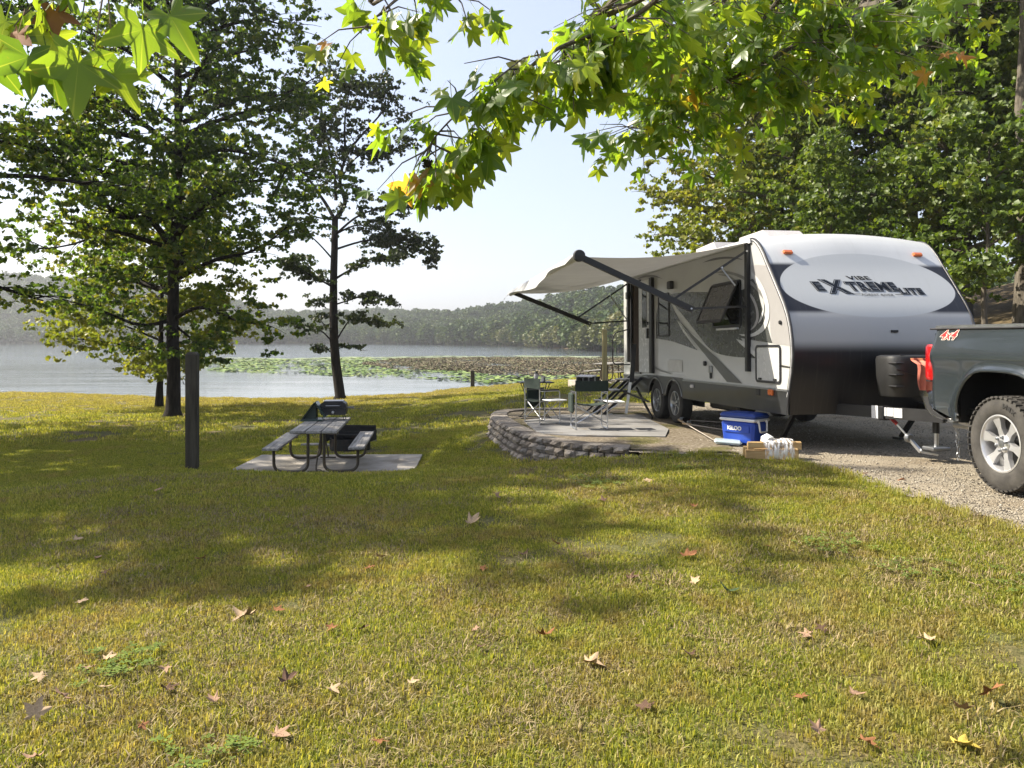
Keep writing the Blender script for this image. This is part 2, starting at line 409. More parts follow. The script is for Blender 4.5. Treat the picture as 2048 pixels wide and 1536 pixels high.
# patio fill behind the wall (fine grey stone dust) and the concrete pad
def drape(name, poly, mat, zf, step=.12):
    xs = np.arange(min(p[0] for p in poly)-.1, max(p[0] for p in poly)+.1, step); ys = np.arange(min(p[1] for p in poly)-.1, max(p[1] for p in poly)+.1, step)
    X, Y = np.meshgrid(xs, ys); k = inside(poly, X[:-1,:-1]+step/2, Y[:-1,:-1]+step/2)
    idx = np.arange(X.size).reshape(X.shape); Fd = np.stack([idx[:-1,:-1], idx[:-1,1:], idx[1:,1:], idx[1:,:-1]], -1)[k]
    return arr_mesh(name, np.stack([X.ravel(), Y.ravel(), zf(X, Y).ravel()], -1), Fd, mat, smooth=True)
m = NT('patio_dirt'); pos = m.coord(True)
c = m.ramp(m.noise(26, 6, co=pos), [(.3,(.07,.055,.035)),(.5,(.17,.14,.10)),(.72,(.32,.28,.22))])
c2 = m.ramp(m.noise(26, 6, co=pos), [(.3,(.05,.05,.018)),(.7,(.17,.15,.06))])
m.set(col=m.mix(m.smooth(m.noise(1.4, 4, co=pos), .5, .62), c, c2), rough=.96, spec=.15); m.bump(m.noise(45, 4, co=pos), .7, .02)
M_dirt = m.m
patio = drape('patio_ground', patio_poly, M_dirt, lambda X, Y: pad_z(Y)+.012+.008*hash_noise(X, Y, .25), .08)
tag(patio, kind='structure')
conc = NT('old_concrete'); pos = conc.coord(True)
c = conc.ramp(conc.noise(3, 6, co=pos), [(.3,(.26,.235,.20)),(.7,(.40,.365,.315))])
c = conc.mix(conc.smooth(conc.noise(.9, 5, co=pos), .5, .72), c, (.2,.17,.13))
conc.set(col=c, rough=.88, spec=.25); conc.bump(conc.noise(120, 4, co=pos), .25, .006)
M_conc = conc.m
def slab(name, pts, z0, z1, mat):
    return MB().poly([(x, y, z0(x,y) if callable(z0) else z0) for x, y in pts], (0,0,z1)).build(name, mat)
pad = MB().poly([(.38,11.0,-.1),(.9,10.75,-.1),(2.1,10.6,-.1),(2.35,11.6,-.1),(2.35,14.2,-.1),(.9,14.2,-.1),(.2,13.0,-.1)], (0,0,.1)).build('concrete_pad', M_conc)
for v_ in pad.data.vertices: v_.co.z += float(pad_z(v_.co.y))+.028
tag(pad, kind='structure')

# ------------------------------------------------------------ shared materials
M_black = plain('black_paint', (.012,.012,.013), .45, var=.3)
M_blackmat = plain('black_plastic', (.018,.018,.019), .6, var=.3, bump=.1)
M_steel = plain('brushed_aluminium', (.55,.56,.58), .32, metal=1, var=.1)
M_greymetal = plain('grey_metal', (.28,.29,.30), .4, metal=.9)
M_brown_tube = plain('brown_painted_tube', (.055,.042,.026), .45, dirt=(.12,.08,.04))
M_rubber = plain('rubber', (.022,.021,.02), .75, var=.3, dirt=(.05,.045,.038))
M_white = plain('white_plastic', (.72,.72,.70), .4, var=.05)
M_green_cloth = plain('dark_green_canvas', (.016,.028,.022), .9, var=.25, bump=.15, bscale=220)
def wood_mat(name, a, b, d, sx=(26,1.2,26)):
    m = NT(name); co = m.coord(); n1 = m.noise(1.0, 6, co=co, stretch=sx)
    c = m.ramp(n1, [(.28, d), (.5, a), (.74, b)])
    oi = m.n('ShaderNodeObjectInfo')
    c = m.mix(m.math('MULTIPLY', oi.outputs['Random'], .45), c, m.mix(.5, c, d))
    c = m.mix(m.smooth(m.noise(3.1, 4, co=co), .6, .72), c, tuple(x*.55 for x in a))
    m.set(col=c, rough=.8, spec=.25); m.bump(n1, .4, .01); return m.m
M_wood_grey = wood_mat('weathered_planks', (.30,.285,.26), (.46,.44,.41), (.12,.11,.10))
M_wood_post = wood_mat('weathered_post', (.055,.048,.034), (.09,.08,.058), (.022,.019,.013), (14,14,1.6))
M_wood_yellow = wood_mat('treated_post', (.34,.28,.13), (.42,.36,.19), (.2,.16,.08), (26,26,.9))

pad.data.materials.clear(); pad.data.materials.append(plain('shaded_patio_concrete', (.21,.205,.20), .88, var=.16, scale=2.5, bump=.2, dirt=(.15,.125,.095)))  # shade on the pad put into its colour, darker than the lawn slab
# ------------------------------------------------------------ retaining wall of split-face blocks
M_block = NT('split_face_block'); oi = M_block.n('ShaderNodeObjectInfo')
c = M_block.ramp(oi.outputs['Random'], [(0,(.15,.13,.11)),(.35,(.24,.21,.18)),(.7,(.33,.29,.245)),(1,(.21,.195,.175))])
c = M_block.mix(M_block.smooth(M_block.noise(9, 5, co=M_block.coord(True)), .45, .75), c, (.10,.085,.065))
M_block.set(col=c, rough=.95, spec=.2); M_block.bump(M_block.noise(34, 5, co=M_block.coord(True)), .9, .03); M_block = M_block.m
wall = empty('retaining_wall', (.5, 11, -.3))
tag(wall, 'low curved retaining wall of tan split-face blocks round the patio', 'retaining wall')
def block_mesh(w, h, d, seed):
    r = random.Random(seed); nx_, nz_ = 4, 3; V = []; Fc = []
    # rough front face at y = 0 side, tapered sides to the back
    for iz in range(nz_):
        for ix in range(nx_):
            x = (ix/(nx_-1)-.5)*w; z = iz/(nz_-1)*h
            edge = ix in (0, nx_-1) or iz in (0, nz_-1)
            bulge = (0 if edge else r.uniform(.018, .055)) + (r.uniform(-.004,.006)) - (.022 if ix in (0, nx_-1) else 0)
            V.append((x*(.97 if edge else 1), -bulge, z+(0 if iz != 1 else r.uniform(-.01,.01))))
    for iz in range(nz_-1):
        for ix in range(nx_-1):
            a = iz*nx_+ix; Fc.append((a, a+1, a+1+nx_, a+nx_))
    b = len(V); V += [(-w*.45, d, 0), (w*.45, d, 0), (w*.45, d, h), (-w*.45, d, h)]
    top = [(nz_-1)*nx_+i for i in range(nx_)]; bot = list(range(nx_))
    Fc += [tuple(top)+(b+2, b+3), tuple(reversed(bot))+(b, b+1), (b+1, b, b+3, b+2), (nx_-1, b+1, b+2, nz_*nx_-1), (0, (nz_-1)*nx_, b+3, b)]
    me = bpy.data.meshes.new('block'); me.from_pydata(V, [], Fc); me.materials.append(M_block); return me
BW, BH = .205, .102
caps = [block_mesh(BW-.006, .075, .27, k) for k in range(6)]; blks = [block_mesh(BW-.012, BH-.010, .22, 20+k) for k in range(8)]
wl = [Vector((p.x, p.y, 0)) for p in wall_line]; cum = [0]
for i in range(1, len(wl)): cum.append(cum[-1]+(wl[i]-wl[i-1]).length)
def at_len(s):
    for i in range(1, len(cum)):
        if s <= cum[i] or i == len(cum)-1:
            t = (s-cum[i-1])/(cum[i]-cum[i-1]); return wl[i-1].lerp(wl[i], t), (wl[i]-wl[i-1]).normalized()
wall_inv = wall.matrix_basis.inverted(); nb = 0
wall_M = Matrix.Translation(wall.location)
for course in range(6):
    s = .02 + (course % 2)*BW*.5
    while s < cum[-1]-.08:
        p, t = at_len(s); out = Vector((-t.y, t.x, 0)); out = -out if out.x > 0 and p.y > 12 else out
        out = Vector((t.y, -t.x, 0))
        # outward is away from the patio centre
        if out.dot(Vector((1.6, 12.6, 0))-p) > 0: out = -out
        topz = float(pad_z(p.y)) + .035
        z = topz - .075 if course == 0 else topz - .075 - BH*course
        off = .022*course + random.uniform(-.008, .008)
        q = p + out*off
        g_ = gz(q.x+out.x*.05, q.y+out.y*.05)
        if z + BH > g_ - .05 or course == 0:
            if not (course == 0 and g_ > topz+.02):
                o = bpy.data.objects.new('cap_block' if course == 0 else 'block', random.choice(caps if course == 0 else blks)); COL.objects.link(o); o.parent = wall
                yd = -out; xd = yd.cross(Vector((0,0,1)))
                ang = math.atan2(-xd.y if False else xd.y, xd.x)
                o.rotation_euler = (0, 0, ang + random.uniform(-.05, .05)); o.location = Vector((q.x, q.y, z)) - wall.location; nb += 1
        s += BW
print('blocks', nb)

# ------------------------------------------------------------ wooden post on the lawn
def post(name, x, y, w, h, mat, label, chamf=.02, lean=(0,0), extra=None, dz=-.05):
    t = empty(name, (x, y, gz(x,y)+dz), (lean[0], lean[1], .12)); tag(t, label, 'post')
    b = MB(); b.box(-w/2, w/2, -w/2, w/2, 0, h, bev=.012)
    b.build('timber', mat, t)
    c = MB(); 
    c.add([(-w/2+.004,-w/2+.004,h),(w/2-.004,-w/2+.004,h),(w/2-.004,w/2-.004,h),(-w/2+.004,w/2-.004,h),(-w*.3,-w*.3,h+w*.18),(w*.3,-w*.3,h+w*.18),(w*.3,w*.3,h+w*.18),(-w*.3,w*.3,h+w*.18)],[(0,1,5,4),(1,2,6,5),(2,3,7,6),(3,0,4,7),(4,5,6,7)])
    c.build('post_top', mat, t); return t
pt = post('wooden_post', -4.34, 10.5, .150, 1.66, M_wood_post, 'tall square weathered grey wooden post standing alone on the shaded lawn')
MB().tube([(-.085,-.02,1.25),(-.11,-.02,1.26),(-.115,-.02,1.29)], .006, 6).build('hook', M_black, pt)
post('wooden_post', P(1209,700,27).x, 27, .15, 2.05, M_wood_yellow, 'yellowish square timber post beside the distant picnic table', dz=-.1)
post('shore_post', P(945,760,51.5).x, 51.5, .26, 1.25, M_wood_post, 'short dark wooden post at the edge of the lily pads', dz=-.15)

# ------------------------------------------------------------ picnic tables
def picnic_table(loc, rz, L, label, H=.73, W=.76, two=True):
    t = empty('picnic_table', loc, (0,0,rz)); tag(t, label, 'picnic table')
    pw = W/3
    for i in range(3):
        b = MB(); sag = random.uniform(-.004,.004)
        b.box(-W/2+i*pw+.006, -W/2+(i+1)*pw-.006, 0, L, H-.045+sag, H+sag, bev=.006); b.build('tabletop_plank', M_wood_grey, t)
    for s in (-1, 1):
        b = MB(); x = s*.68; b.box(x-.13, x+.13, 0.02, L+.02, .415, .455, bev=.006); o = b.build('bench_plank', M_wood_grey, t)
    fr = .042/2+.004
    for y in (.32, L-.32):
        for s in (-1, 1):
            pts = fillet([(s*.68, y, .41), (s*.68, y, fr), (s*.13, y, fr), (s*.13, y, H-.05)], .16, 6)
            MB().tube(pts, fr, 10).build('frame_tube', M_brown_tube, t)
            MB().box(s*.68-.13, s*.68+.13, y-.03, y+.03, .385, .413).build('bench_bracket', M_brown_tube, t)
        MB().box(-W/2+.02, W/2-.02, y-.03, y+.03, H-.085, H-.047).build('top_bracket', M_brown_tube, t)
        s = 1 if y < L/2 else -1
        MB().tube([(0, y, .06 if False else fr+.02), (0, y+s*.02, .12), (0, L/2-.05*s, H-.07)], .014, 8).build('brace', M_brown_tube, t)
    for y in (.32, L-.32): MB().tube([(-.14,y,fr),(.14,y,fr)], .014, 8).build('foot_link', M_brown_tube, t)
    return t
SLZ = -.88
sl = [(-4.75,12.3),(-1.62,12.42),(-1.72,14.85),(-4.78,14.78)]
s1 = MB().poly([(x,y,SLZ-.2) for x,y in sl], (0,0,.2)).build('concrete_slab', M_conc); tag(s1, kind='structure')
tbl = picnic_table((-3.20, 12.45, SLZ+.004), R(6), 2.15, 'weathered grey plank picnic table on the lawn slab, grill standing on it')
rb = MB().tube([(-3.15+.07*math.cos(a), 12.62, SLZ+.075*math.sin(a)+.01) for a in np.linspace(0, math.pi, 9)], .008, 8).build('tie_ring', M_brown_tube)
tag(rb, 'small rusty half-round tie ring standing up from the lawn slab', 'ring')
s2p = [(2.6,30.0),(6.0,30.3),(5.8,33.6),(2.4,33.2)]; z2 = gz(4.2,32)+.05
s2 = MB().poly([(x,y,z2-.3) for x,y in s2p], (0,0,.3)).build('concrete_slab', M_conc); tag(s2, kind='structure')
picnic_table((P(1203,700,30.9).x, 30.9, z2+.004), R(-28), 1.9, 'smaller looking distant picnic table seen past the patio chairs', H=.76)

# portable grill and camp stove on the table
TM = tbl.matrix_basis
def on_table(x, y, z=.73): return TM @ Vector((x, y, z))
gl = empty('portable_grill', on_table(.12, 1.72), (0,0,R(6))); tag(gl, 'small black portable grill with silver lid top on the picnic table', 'grill')
b = MB(); M_ = Matrix.Translation((0,0,.15)) 
body = [(-.21,0),(-.235,.05),(-.235,.12),(.235,.12),(.235,.05),(.21,0)]
b.poly([(x, -.15, z+.10) for x,z in body], (0,.30,0)); b.build('grill_body', M_black, gl)
lid = [(-.235,.225),(-.225,.30),(-.16,.345),(.16,.345),(.225,.30),(.235,.225)]
MB().poly([(x,-.155,z) for x,z in lid], (0,.31,0)).build('lid', M_black, gl)
MB().box(-.17,.17,-.14,.14,.346,.358, bev=.006).build('lid_top', M_steel, gl)
MB().tube(fillet([(-.12,-.158,.27),(-.12,-.20,.27),(.12,-.20,.27),(.12,-.158,.27)], .03), .008, 8).build('handle', M_greymetal, gl)
for s in (-1,1): MB().tube(fillet([(s*.17,-.13,.10),(s*.20,-.16,.0+.008),(s*.20,.13,.008),(s*.17,.11,.10)], .03), .007, 6).build('leg', M_black, gl)
for s in (-1,1): MB().box(s*.30-.06,s*.30+.06,-.10,.10,.215,.228).build('side_shelf', M_black, gl)
MB().lathe([(.025,0),(.028,.01),(.022,.03),(0,.032)], 12, Matrix.Translation((0,-.15,.15)) @ Matrix.Rotation(R(90),4,'X')).build('knob', M_steel, gl)
cs = empty('camp_stove', on_table(-.20, 1.60), (0,0,R(6))); tag(cs, 'dark green folding camp stove standing open like a tent on the picnic table', 'camp stove')
M_dg = plain('green_enamel', (.012,.035,.028), .4, coat=.3)
MB().poly([(-.22,-.02,.03),(.0,-.02,.34),(.018,-.02,.34),(.018,-.02,.03)], (0,-.012,0)).build('wind_guard', M_dg, cs)
MB().poly([(.01,-.16,.335),(.03,-.16,.345),(.20,-.16,.075),(.18,-.16,.065)], (0,.36,0)).build('lid', M_dg, cs)
MB().poly([(-.22,.19,.03),(.0,.19,.34),(.018,.19,.34),(.018,.19,.03)], (0,.012,0)).build('wind_guard', M_dg, cs)
MB().poly([(-.23,-.16,.03),(-.215,-.16,.03),(.005,-.16,.335),(-.01,-.16,.335)], (0,.36,0)).build('stove_panel', M_dg, cs)
MB().box(-.235,.14,-.17,.20,.0,.035, bev=.008).build('stove_case', M_dg, cs)

# fire ring behind the slab
fx, fy = P(700,870,16.2).x, 16.2; fz = gz(fx, fy)
frg = empty('fire_ring', (fx, fy, fz-.02), (0,0,R(-8))); tag(frg, 'black steel box-shaped fire ring with raised grate behind the picnic table', 'fire ring')
M_soot = plain('sooty_steel', (.014,.013,.012), .8, var=.5, dirt=(.06,.035,.02))
b = MB()
n = 20; ro, h_ = .42, .27
for k in range(n):
    a0 = 2*math.pi*k/n; a1 = 2*math.pi*(k+1)/n
    b.poly([(ro*math.cos(a0),ro*math.sin(a0),0),(ro*math.cos(a1),ro*math.sin(a1),0),((ro-.02)*math.cos(a1),(ro-.02)*math.sin(a1),0),((ro-.02)*math.cos(a0),(ro-.02)*math.sin(a0),0)], (0,0,h_))
b.build('ring', M_soot, frg)
b = MB(); 
for k in range(13): b.tube([(-.34+k*.055,-.28,.36),(-.34+k*.055,.25,.36)], .006, 5)
b.tube([(-.38,-.28,.36),(.38,-.28,.36)], .010, 6); b.tube([(-.38,.25,.36),(.38,.25,.36)], .010, 6)
b.build('grate', M_soot, frg)
MB().box(-.46,.46,.30,.325,.22,.50).build('back_plate', M_soot, frg)
MB().box(-.47,.47,.30-.03,.325-.033,.455,.485).build('grate_rail', M_soot, frg)
for s in (-1,1): MB().box(s*.46-.012,s*.46+.012,-.30,.33,.20,.40).build('side_plate', M_soot, frg)
M_stone = plain('flat_stone', (.22,.20,.17), .9, var=.3, bump=.5, bscale=20)
for i,(px,py,w,d) in enumerate([(628,892,.62,.30),(668,893,.42,.26),(735,884,.40,.24)]):
    p = ground_hit(px, py); r_ = random.Random(i)
    pts = [(p.x+w/2*math.cos(a)*r_.uniform(.85,1.1), p.y+d/2*math.sin(a)*r_.uniform(.85,1.1)) for a in np.linspace(0, 2*math.pi, 9)[:-1]]
    o = MB().poly([(x,y,p.z-.05) for x,y in pts], (0,0,.10)).build('flat_stone', M_stone)
    tag(o, ['long flat grey stone at the left foot of the fire ring','smaller flat stone between the fire ring and slab','flat grey stone at the right foot of the fire ring'][i], 'stone', 'flat stones by the fire ring')

# box grill / bin beside far table
bx_, by_ = P(1176,755,26.5).x, 26.5
bn = empty('fire_box', (bx_, by_, gz(bx_, by_)-.03), (0,0,R(-28))); bn.scale = (.8,.8,.85); tag(bn, 'low black fire box with pale lid beside the yellowish post', 'fire box')
M_lite = plain('pale_top', (.5,.48,.47), .7)
MB().box(-.44,.44,-.26,.26,.0,.10).build('base', M_lite, bn)
for (a,b_) in ((-.44,-.40),(.40,.44),(-.14,-.11),(.12,.15)): MB().box(a,b_,-.262,.258,.10,.42).build('upright', M_greymetal, bn)
MB().box(-.40,.40,.20,.25,.10,.42).build('back_panel', M_soot, bn)
MB().poly([(-.47,-.30,.42),(.30,-.30,.42),(.30,.28,.46),(-.47,.28,.46)], (0,0,.03)).build('lid', M_lite, bn)
MB().box(.16,.46,-.20,.24,.10,.44, bev=.02).build('black_bin', M_soot, bn)

# ------------------------------------------------------------ director's chairs and small tables on the patio
def dchair(loc, rz, label, shelf_side=1, bag=True):
    """seat faces local +y; the side shelf sits on local x = shelf_side"""
    t = empty('folding_chair', loc, (0,0,rz)); t.scale = (.88,.88,.86); tag(t, label, 'chair'); r = .0115; W = .27; D = .21
    for s in (-1, 1):
        x = s*W
        MB().tube([(x,-D,r),(x,-D,.85)], r, 8).build('back_post', M_steel, t)
        MB().tube(fillet([(x,-D,r*1.2),(x,D,r*1.2),(x,D,.62),(x,-D+.02,.62)], .05, 4), r, 8).build('side_frame', M_steel, t)
        MB().box(x-.024, x+.024, -D+.03, D-.02, .625, .650, bev=.008).build('armrest', M_blackmat, t)
    for y in (-D+.02, D-.03):
        MB().tube([(-W,y,.10),(W,y,.42)], .009, 6).build('cross_brace', M_steel, t)
        MB().tube([(W,y+.018,.10),(-W,y+.018,.42)], .009, 6).build('cross_brace', M_steel, t)
    for s in (-1,1): MB().tube([(s*(W-.02),-D,.43),(s*(W-.02),D,.43)], .010, 6).build('seat_rail', M_steel, t)
    # cloth seat sags
    b = MB(); nx_ = 8; vs = []
    for iy in range(2):
        for ix in range(nx_+1):
            u = ix/nx_*2-1; vs.append((u*(W-.015), -D if iy == 0 else D, .445-.035*(1-u*u)))
    b.add(vs, [(i, i+1, nx_+2+i, nx_+1+i) for i in range(nx_)]); b.add([(v[0],v[1],v[2]-.006) for v in vs], [(nx_+1+i, nx_+2+i, i+1, i) for i in range(nx_)])
    b.build('seat', M_green_cloth, t, smooth=True)
    b = MB(); vs = []
    for iz in range(2):
        for ix in range(nx_+1):
            u = ix/nx_*2-1; vs.append((u*(W+.014), -D-.014-.03*(1-u*u), .66 if iz == 0 else .85-.012*(1-u*u)))
    b.add(vs, [(i, i+1, nx_+2+i, nx_+1+i) for i in range(nx_)]); b.add([(v[0],v[1]+.007,v[2]) for v in vs], [(nx_+1+i, nx_+2+i, i+1, i) for i in range(nx_)])
    b.build('backrest', M_green_cloth, t, smooth=True)
    x = shelf_side*(W+.17)
    sh = MB().box(x-.15, x+.15, -.18, .17, .455, .475, bev=.008).build('side_shelf', M_white, t)
    for y in (-.15,.15): MB().tube([(shelf_side*(W+.0),y,.30),(x+shelf_side*.06,y,.455)], .007, 6).build('shelf_strut', M_steel, t)
    if bag:
        x = -shelf_side*(W+.02)
        b = MB(); b.box(min(x,x-shelf_side*.045), max(x,x-shelf_side*.045), -.16, .16, .28, .62, bev=.02); b.build('side_pouch', M_green_cloth, t)
    return t
def onpad(px, py):
    Y = EYE*F/(py-HOR)
    for _ in range(6): z = float(pad_z(Y))+.03; Y = (EYE-z)*F/(py-HOR)
    return Vector(((px-1024)/F*Y, Y, z+.001))
# chair by the wall: seen from behind its left, facing right
c1 = onpad(1075, 848); dchair((c1.x+.08, c1.y+.12, c1.z), R(-62), 'green folding chair with pale side shelf nearest the retaining wall', shelf_side=1)
c2 = onpad(1181, 860); dchair((c2.x, c2.y+.22, c2.z), R(7), 'green folding chair with its back to the camera before the steps', shelf_side=1)
# tall side table behind the first chair
tp = onpad(1071, 838); st = empty('side_table', (tp.x, tp.y+.25, tp.z-.01), (0,0,R(8))); st.scale = (.9,.9,.88); tag(st, 'small dark folding table with curved legs behind the chair', 'side table')
MB().box(-.33,.33,-.22,.22,.70,.722, bev=.006).build('tabletop', M_black, st)
for s in (-1,1):
    MB().tube(catmull([(s*.26,-.18,.70),(s*.20,-.05,.50),(s*.14,0,.36),(s*.18,.06,.16),(s*.27,.17,.012)], 4), .009, 6).build('leg', M_black, st)
    MB().tube(catmull([(s*.26,.18,.70),(s*.20,.05,.50),(s*.14,0.02,.36),(s*.18,-.06,.16),(s*.27,-.17,.012)], 4), .009, 6).build('leg', M_black, st)
for y in (-.17,.17): MB().tube([(-.30,y,.012),(.30,y,.012)], .009, 6).build('foot_bar', M_black, st)
mug = MB(); mug.lathe([(.036,0),(.038,.005),(.040,.09),(.036,.09),(.034,.01),(0,.01)], 14); mug.tube([(.038,0,.075),(.065,0,.07),(.068,0,.04),(.04,0,.02)], .006, 6)
mo = mug.build('mug', M_steel); mo.location = (tp.x+.14, tp.y+.22, tp.z+.628); tag(mo, 'steel mug with handle on the dark folding table', 'mug')
lt = empty('lantern', (tp.x+.02, tp.y+.30, tp.z+.628)); tag(lt, 'small dark lantern beside the mug on the folding table', 'lantern')
MB().lathe([(.05,0),(.055,.03),(.03,.04),(.03,.05)], 12).build('base', M_blackmat, lt); MB().lathe([(.035,.05),(.04,.10),(.03,.14)], 12).build('globe', M_lite, lt); MB().lathe([(.045,.14),(.02,.17),(0,.175)], 12).build('cap', M_blackmat, lt)

# ------------------------------------------------------------ cooler
def text_mesh(name, s, size, mat, parent=None, ext=.001, off=0.0, shear=0.0, space=1.0, align='CENTER', fn=None, sx=1.0, sub=0):
    cu = bpy.data.curves.new(name, 'FONT'); cu.body = s; cu.size = size; cu.extrude = ext; cu.offset = off; cu.shear = shear; cu.space_character = space
    cu.align_x = align; cu.align_y = 'CENTER'; cu.resolution_u = 3
    to = bpy.data.objects.new(name, cu); dg = bpy.context.evaluated_depsgraph_get()
    COL.objects.link(to); dg.update(); me = bpy.data.meshes.new_from_object(to.evaluated_get(dg)); COL.objects.unlink(to); bpy.data.objects.remove(to)
    for v in me.vertices: v.co.x *= sx
    if fn:
        for v in me.vertices: v.co = fn(v.co)
    me.name = name; o = bpy.data.objects.new(name, me); me.materials.clear(); me.materials.append(mat); COL.objects.link(o)
    if parent is not None: o.parent = parent
    return o
M_blue = plain('cooler_blue', (.012,.055,.36), .4, var=.06, dirt=(.02,.06,.30))
M_blue_d = plain('cooler_lid_blue', (.014,.045,.23), .45, var=.08)
ck = empty('cooler', (2.98, 9.92, float(pad_z(9.9))+.012), (0,0,R(40))); ck.scale = (.92,.92,.92); tag(ck, 'blue ice chest with white rim and swing handle on the gravel', 'cooler')
W_, D_, H_ = .36, .26, .40   # half-long, half-deep; local -x end faces the camera-left
b = MB(); 
b.poly([(-.17*1.0,-.27,0),(.17,-.27,0),(.17,.27,0),(-.17,.27,0)], (0,0,.001))
def taper_box(x0,x1,y0,y1,z0,z1,k,bev=.03):
    mb = MB(); mb.box(x0,x1,y0,y1,z0,z1,bev=bev); cxx=(x0+x1)/2; cyy=(y0+y1)/2
    mb.v = [((v[0]-cxx)*(k+(1-k)*(v[2]-z0)/(z1-z0))+cxx, (v[1]-cyy)*(k+(1-k)*(v[2]-z0)/(z1-z0))+cyy, v[2]) for v in mb.v]; return mb
taper_box(-.19,.19,-.27,.27,0,.325,.88,.035).build('cooler_body', M_blue, ck)
MB().box(-.203,.203,-.283,.283,.322,.362,bev=.03).build('rim', M_white, ck)
taper_box(-.198,.198,-.278,.278,.360,.435,1.05,.035).build('lid', M_blue_d, ck)
MB().box(-.09,.09,-.10,.10,.434,.443,bev=.01).build('lid_recess', M_blue_d, ck)
MB().tube(fillet([(.10,-.292,.33),(.08,-.300,.185),(-.08,-.300,.185),(-.10,-.292,.33)], .02, 3), .013, 8).build('swing_handle', M_white, ck)
MB().box(-.115,-.085,-.297,-.27,.31,.35).build('handle_mount', M_white, ck); MB().box(.085,.115,-.297,-.27,.31,.35).build('handle_mount', M_white, ck)
MB().box(-.1965,-.186,-.20,.20,.17,.27,bev=.004).build('label_panel', M_blue, ck)
text_mesh('lettering', 'IGLOO', .075, M_white, ck, .0015, .003, 0, .95, fn=lambda c: Vector((-.199-c.z, -c.x+.03, .225+c.y)))

# clear tray in front of the cooler, rods beside it, and the firewood bundle
m = NT('clear_plastic'); m.set(col=(.62,.72,.74), rough=.25, trans=.35, spec=.5); M_clear = m.m
ty = onpad(1460, 887); tr = MB(); 
tr.box(-.17,.17,-.10,.10,0,.055,bev=.03); o = tr.build('plastic_box', M_clear); o.location = (ty.x-.02, ty.y+.03, ty.z-.01); o.rotation_euler = (0,R(3),R(-15)); tag(o, 'flat clear plastic tub lying at the foot of the blue cooler', 'plastic box')
M_cork = plain('cork', (.45,.33,.2), .8); M_rod = plain('rod_blank', (.42,.37,.32), .35); M_redp = plain('red_rubber', (.4,.04,.02), .5)
def rod(a, b, label, handle, hmat, r0=.016):
    t = empty('fishing_rod', a); tag(t, label, 'fishing rod', 'fishing rods on the gravel'); a = Vector(a); d = (Vector(b)-a)
    MB().tube([(0,0,0), d*.22], r0, 8).build('grip', hmat, t); MB().tube([d*.22, d], [.009,.004], 6).build('rod_blank', M_rod, t)
    p = d*.16; u = d.normalized(); MB().lathe([(.0,-.02),(.025,-.018),(.016,0),(.025,.018),(0,.02)], 12, Matrix.Translation(p+Vector((0,0,-.0)) + Vector((0,0,.035))) @ u.to_track_quat('Z','Y').to_matrix().to_4x4()).build('reel', M_greymetal, t)
    MB().tube([p+Vector((0,0,.03)), p+Vector((.03,.0,.06)), p+Vector((.05,0,.05))], .005, 6).build('reel_handle', M_greymetal, t)
a = onpad(1352,842); b_ = onpad(1432,886)
rod((a.x,a.y,a.z+.05), (b_.x,b_.y,b_.z+.02), 'fishing rod with cork grip lying lowest on the gravel beside the cooler', 1, M_cork, .019)
a = onpad(1362,843); b_ = onpad(1440,853)
rod((a.x,a.y,a.z+.03), (b_.x+.1,b_.y,b_.z+.06), 'fishing rod with red butt lying rearmost beside the cooler', 1, M_redp)
a = onpad(1366,852); b_ = onpad(1450,868)
rod((a.x,a.y,a.z+.04), (b_.x,b_.y+.1,b_.z+.05), 'fishing rod with cork grip lying between the other two rods', 1, M_cork)

fw = empty('firewood_bundle', (2.90, 8.62, .0), (0,0,R(-10))); tag(fw, 'bundle of split firewood wrapped in clear plastic film at the lawn edge', 'firewood')
M_fw = wood_mat('split_firewood', (.42,.29,.13), (.56,.42,.22), (.22,.13,.06), (1.5,22,22))
logs = [(-.30,.12,-.09,.015,.085,.10,8),(-.20,.26,-.10,.005,.10,.13,-4),(-.30,.10,.04,.02,.09,.11,3),(-.22,.29,.05,.0,.11,.12,-2),(-.27,.0,-.06,.115,.09,.08,6),(-.12,.06,.02,.12,.10,.085,-7),(.02,.31,-.02,.115,.10,.085,2)]
for i,(x0,x1,y,z,w,h,a) in enumerate(logs):
    r_ = random.Random(i+40); sec = [(0,0),(w*.9,r_.uniform(-.01,.01)),(w,h*.55),(w*.6,h),(w*.12,h*.9)]
    M_ = Matrix.Rotation(R(a*.5),4,'Z')
    b = MB(); b.poly([M_ @ Vector((x0, y+p, z+q)) for p,q in sec], M_.to_3x3() @ Vector((x1-x0,0,0))); b.build('split_log', M_fw, fw)
m = NT('shrink_film'); m.set(col=(.86,.85,.84), rough=.22, spec=.6); tr_ = m.n('ShaderNodeBsdfTransparent'); mx = m.n('ShaderNodeMixShader')
m.l(m.smooth(m.noise(14, 4, stretch=(2.5,.6,.6)), .35, .62), mx.inputs[0]); m.l(tr_.outputs[0], mx.inputs[1]); m.l(m.b.outputs[0], mx.inputs[2]); m.l(mx.outputs[0], m.out.inputs['Surface']); m.bump(m.noise(20, 4, stretch=(3,.5,.5)), .8, .02)
b = MB(); nn = 18; mm = 7; vs = []
for j in range(mm):
    xx = -.10+.32*j/(mm-1)
    for k in range(nn):
        a = 2*math.pi*k/nn; rr = 1+.05*math.sin(3*a+j*2.3)+.03*math.sin(7*a+j*1.1)
        ca, sa = math.cos(a), math.sin(a); q = max(abs(ca), abs(sa))**.55
        vs.append((xx+.012*math.sin(2*a+j), .03+.165*ca/q*rr, .108+.118*sa/q*rr))
b.add(vs, [(j*nn+k, j*nn+(k+1)%nn, (j+1)*nn+(k+1)%nn, (j+1)*nn+k) for j in range(mm-1) for k in range(nn)])
b.build('plastic_wrap', m.m, fw, smooth=True)
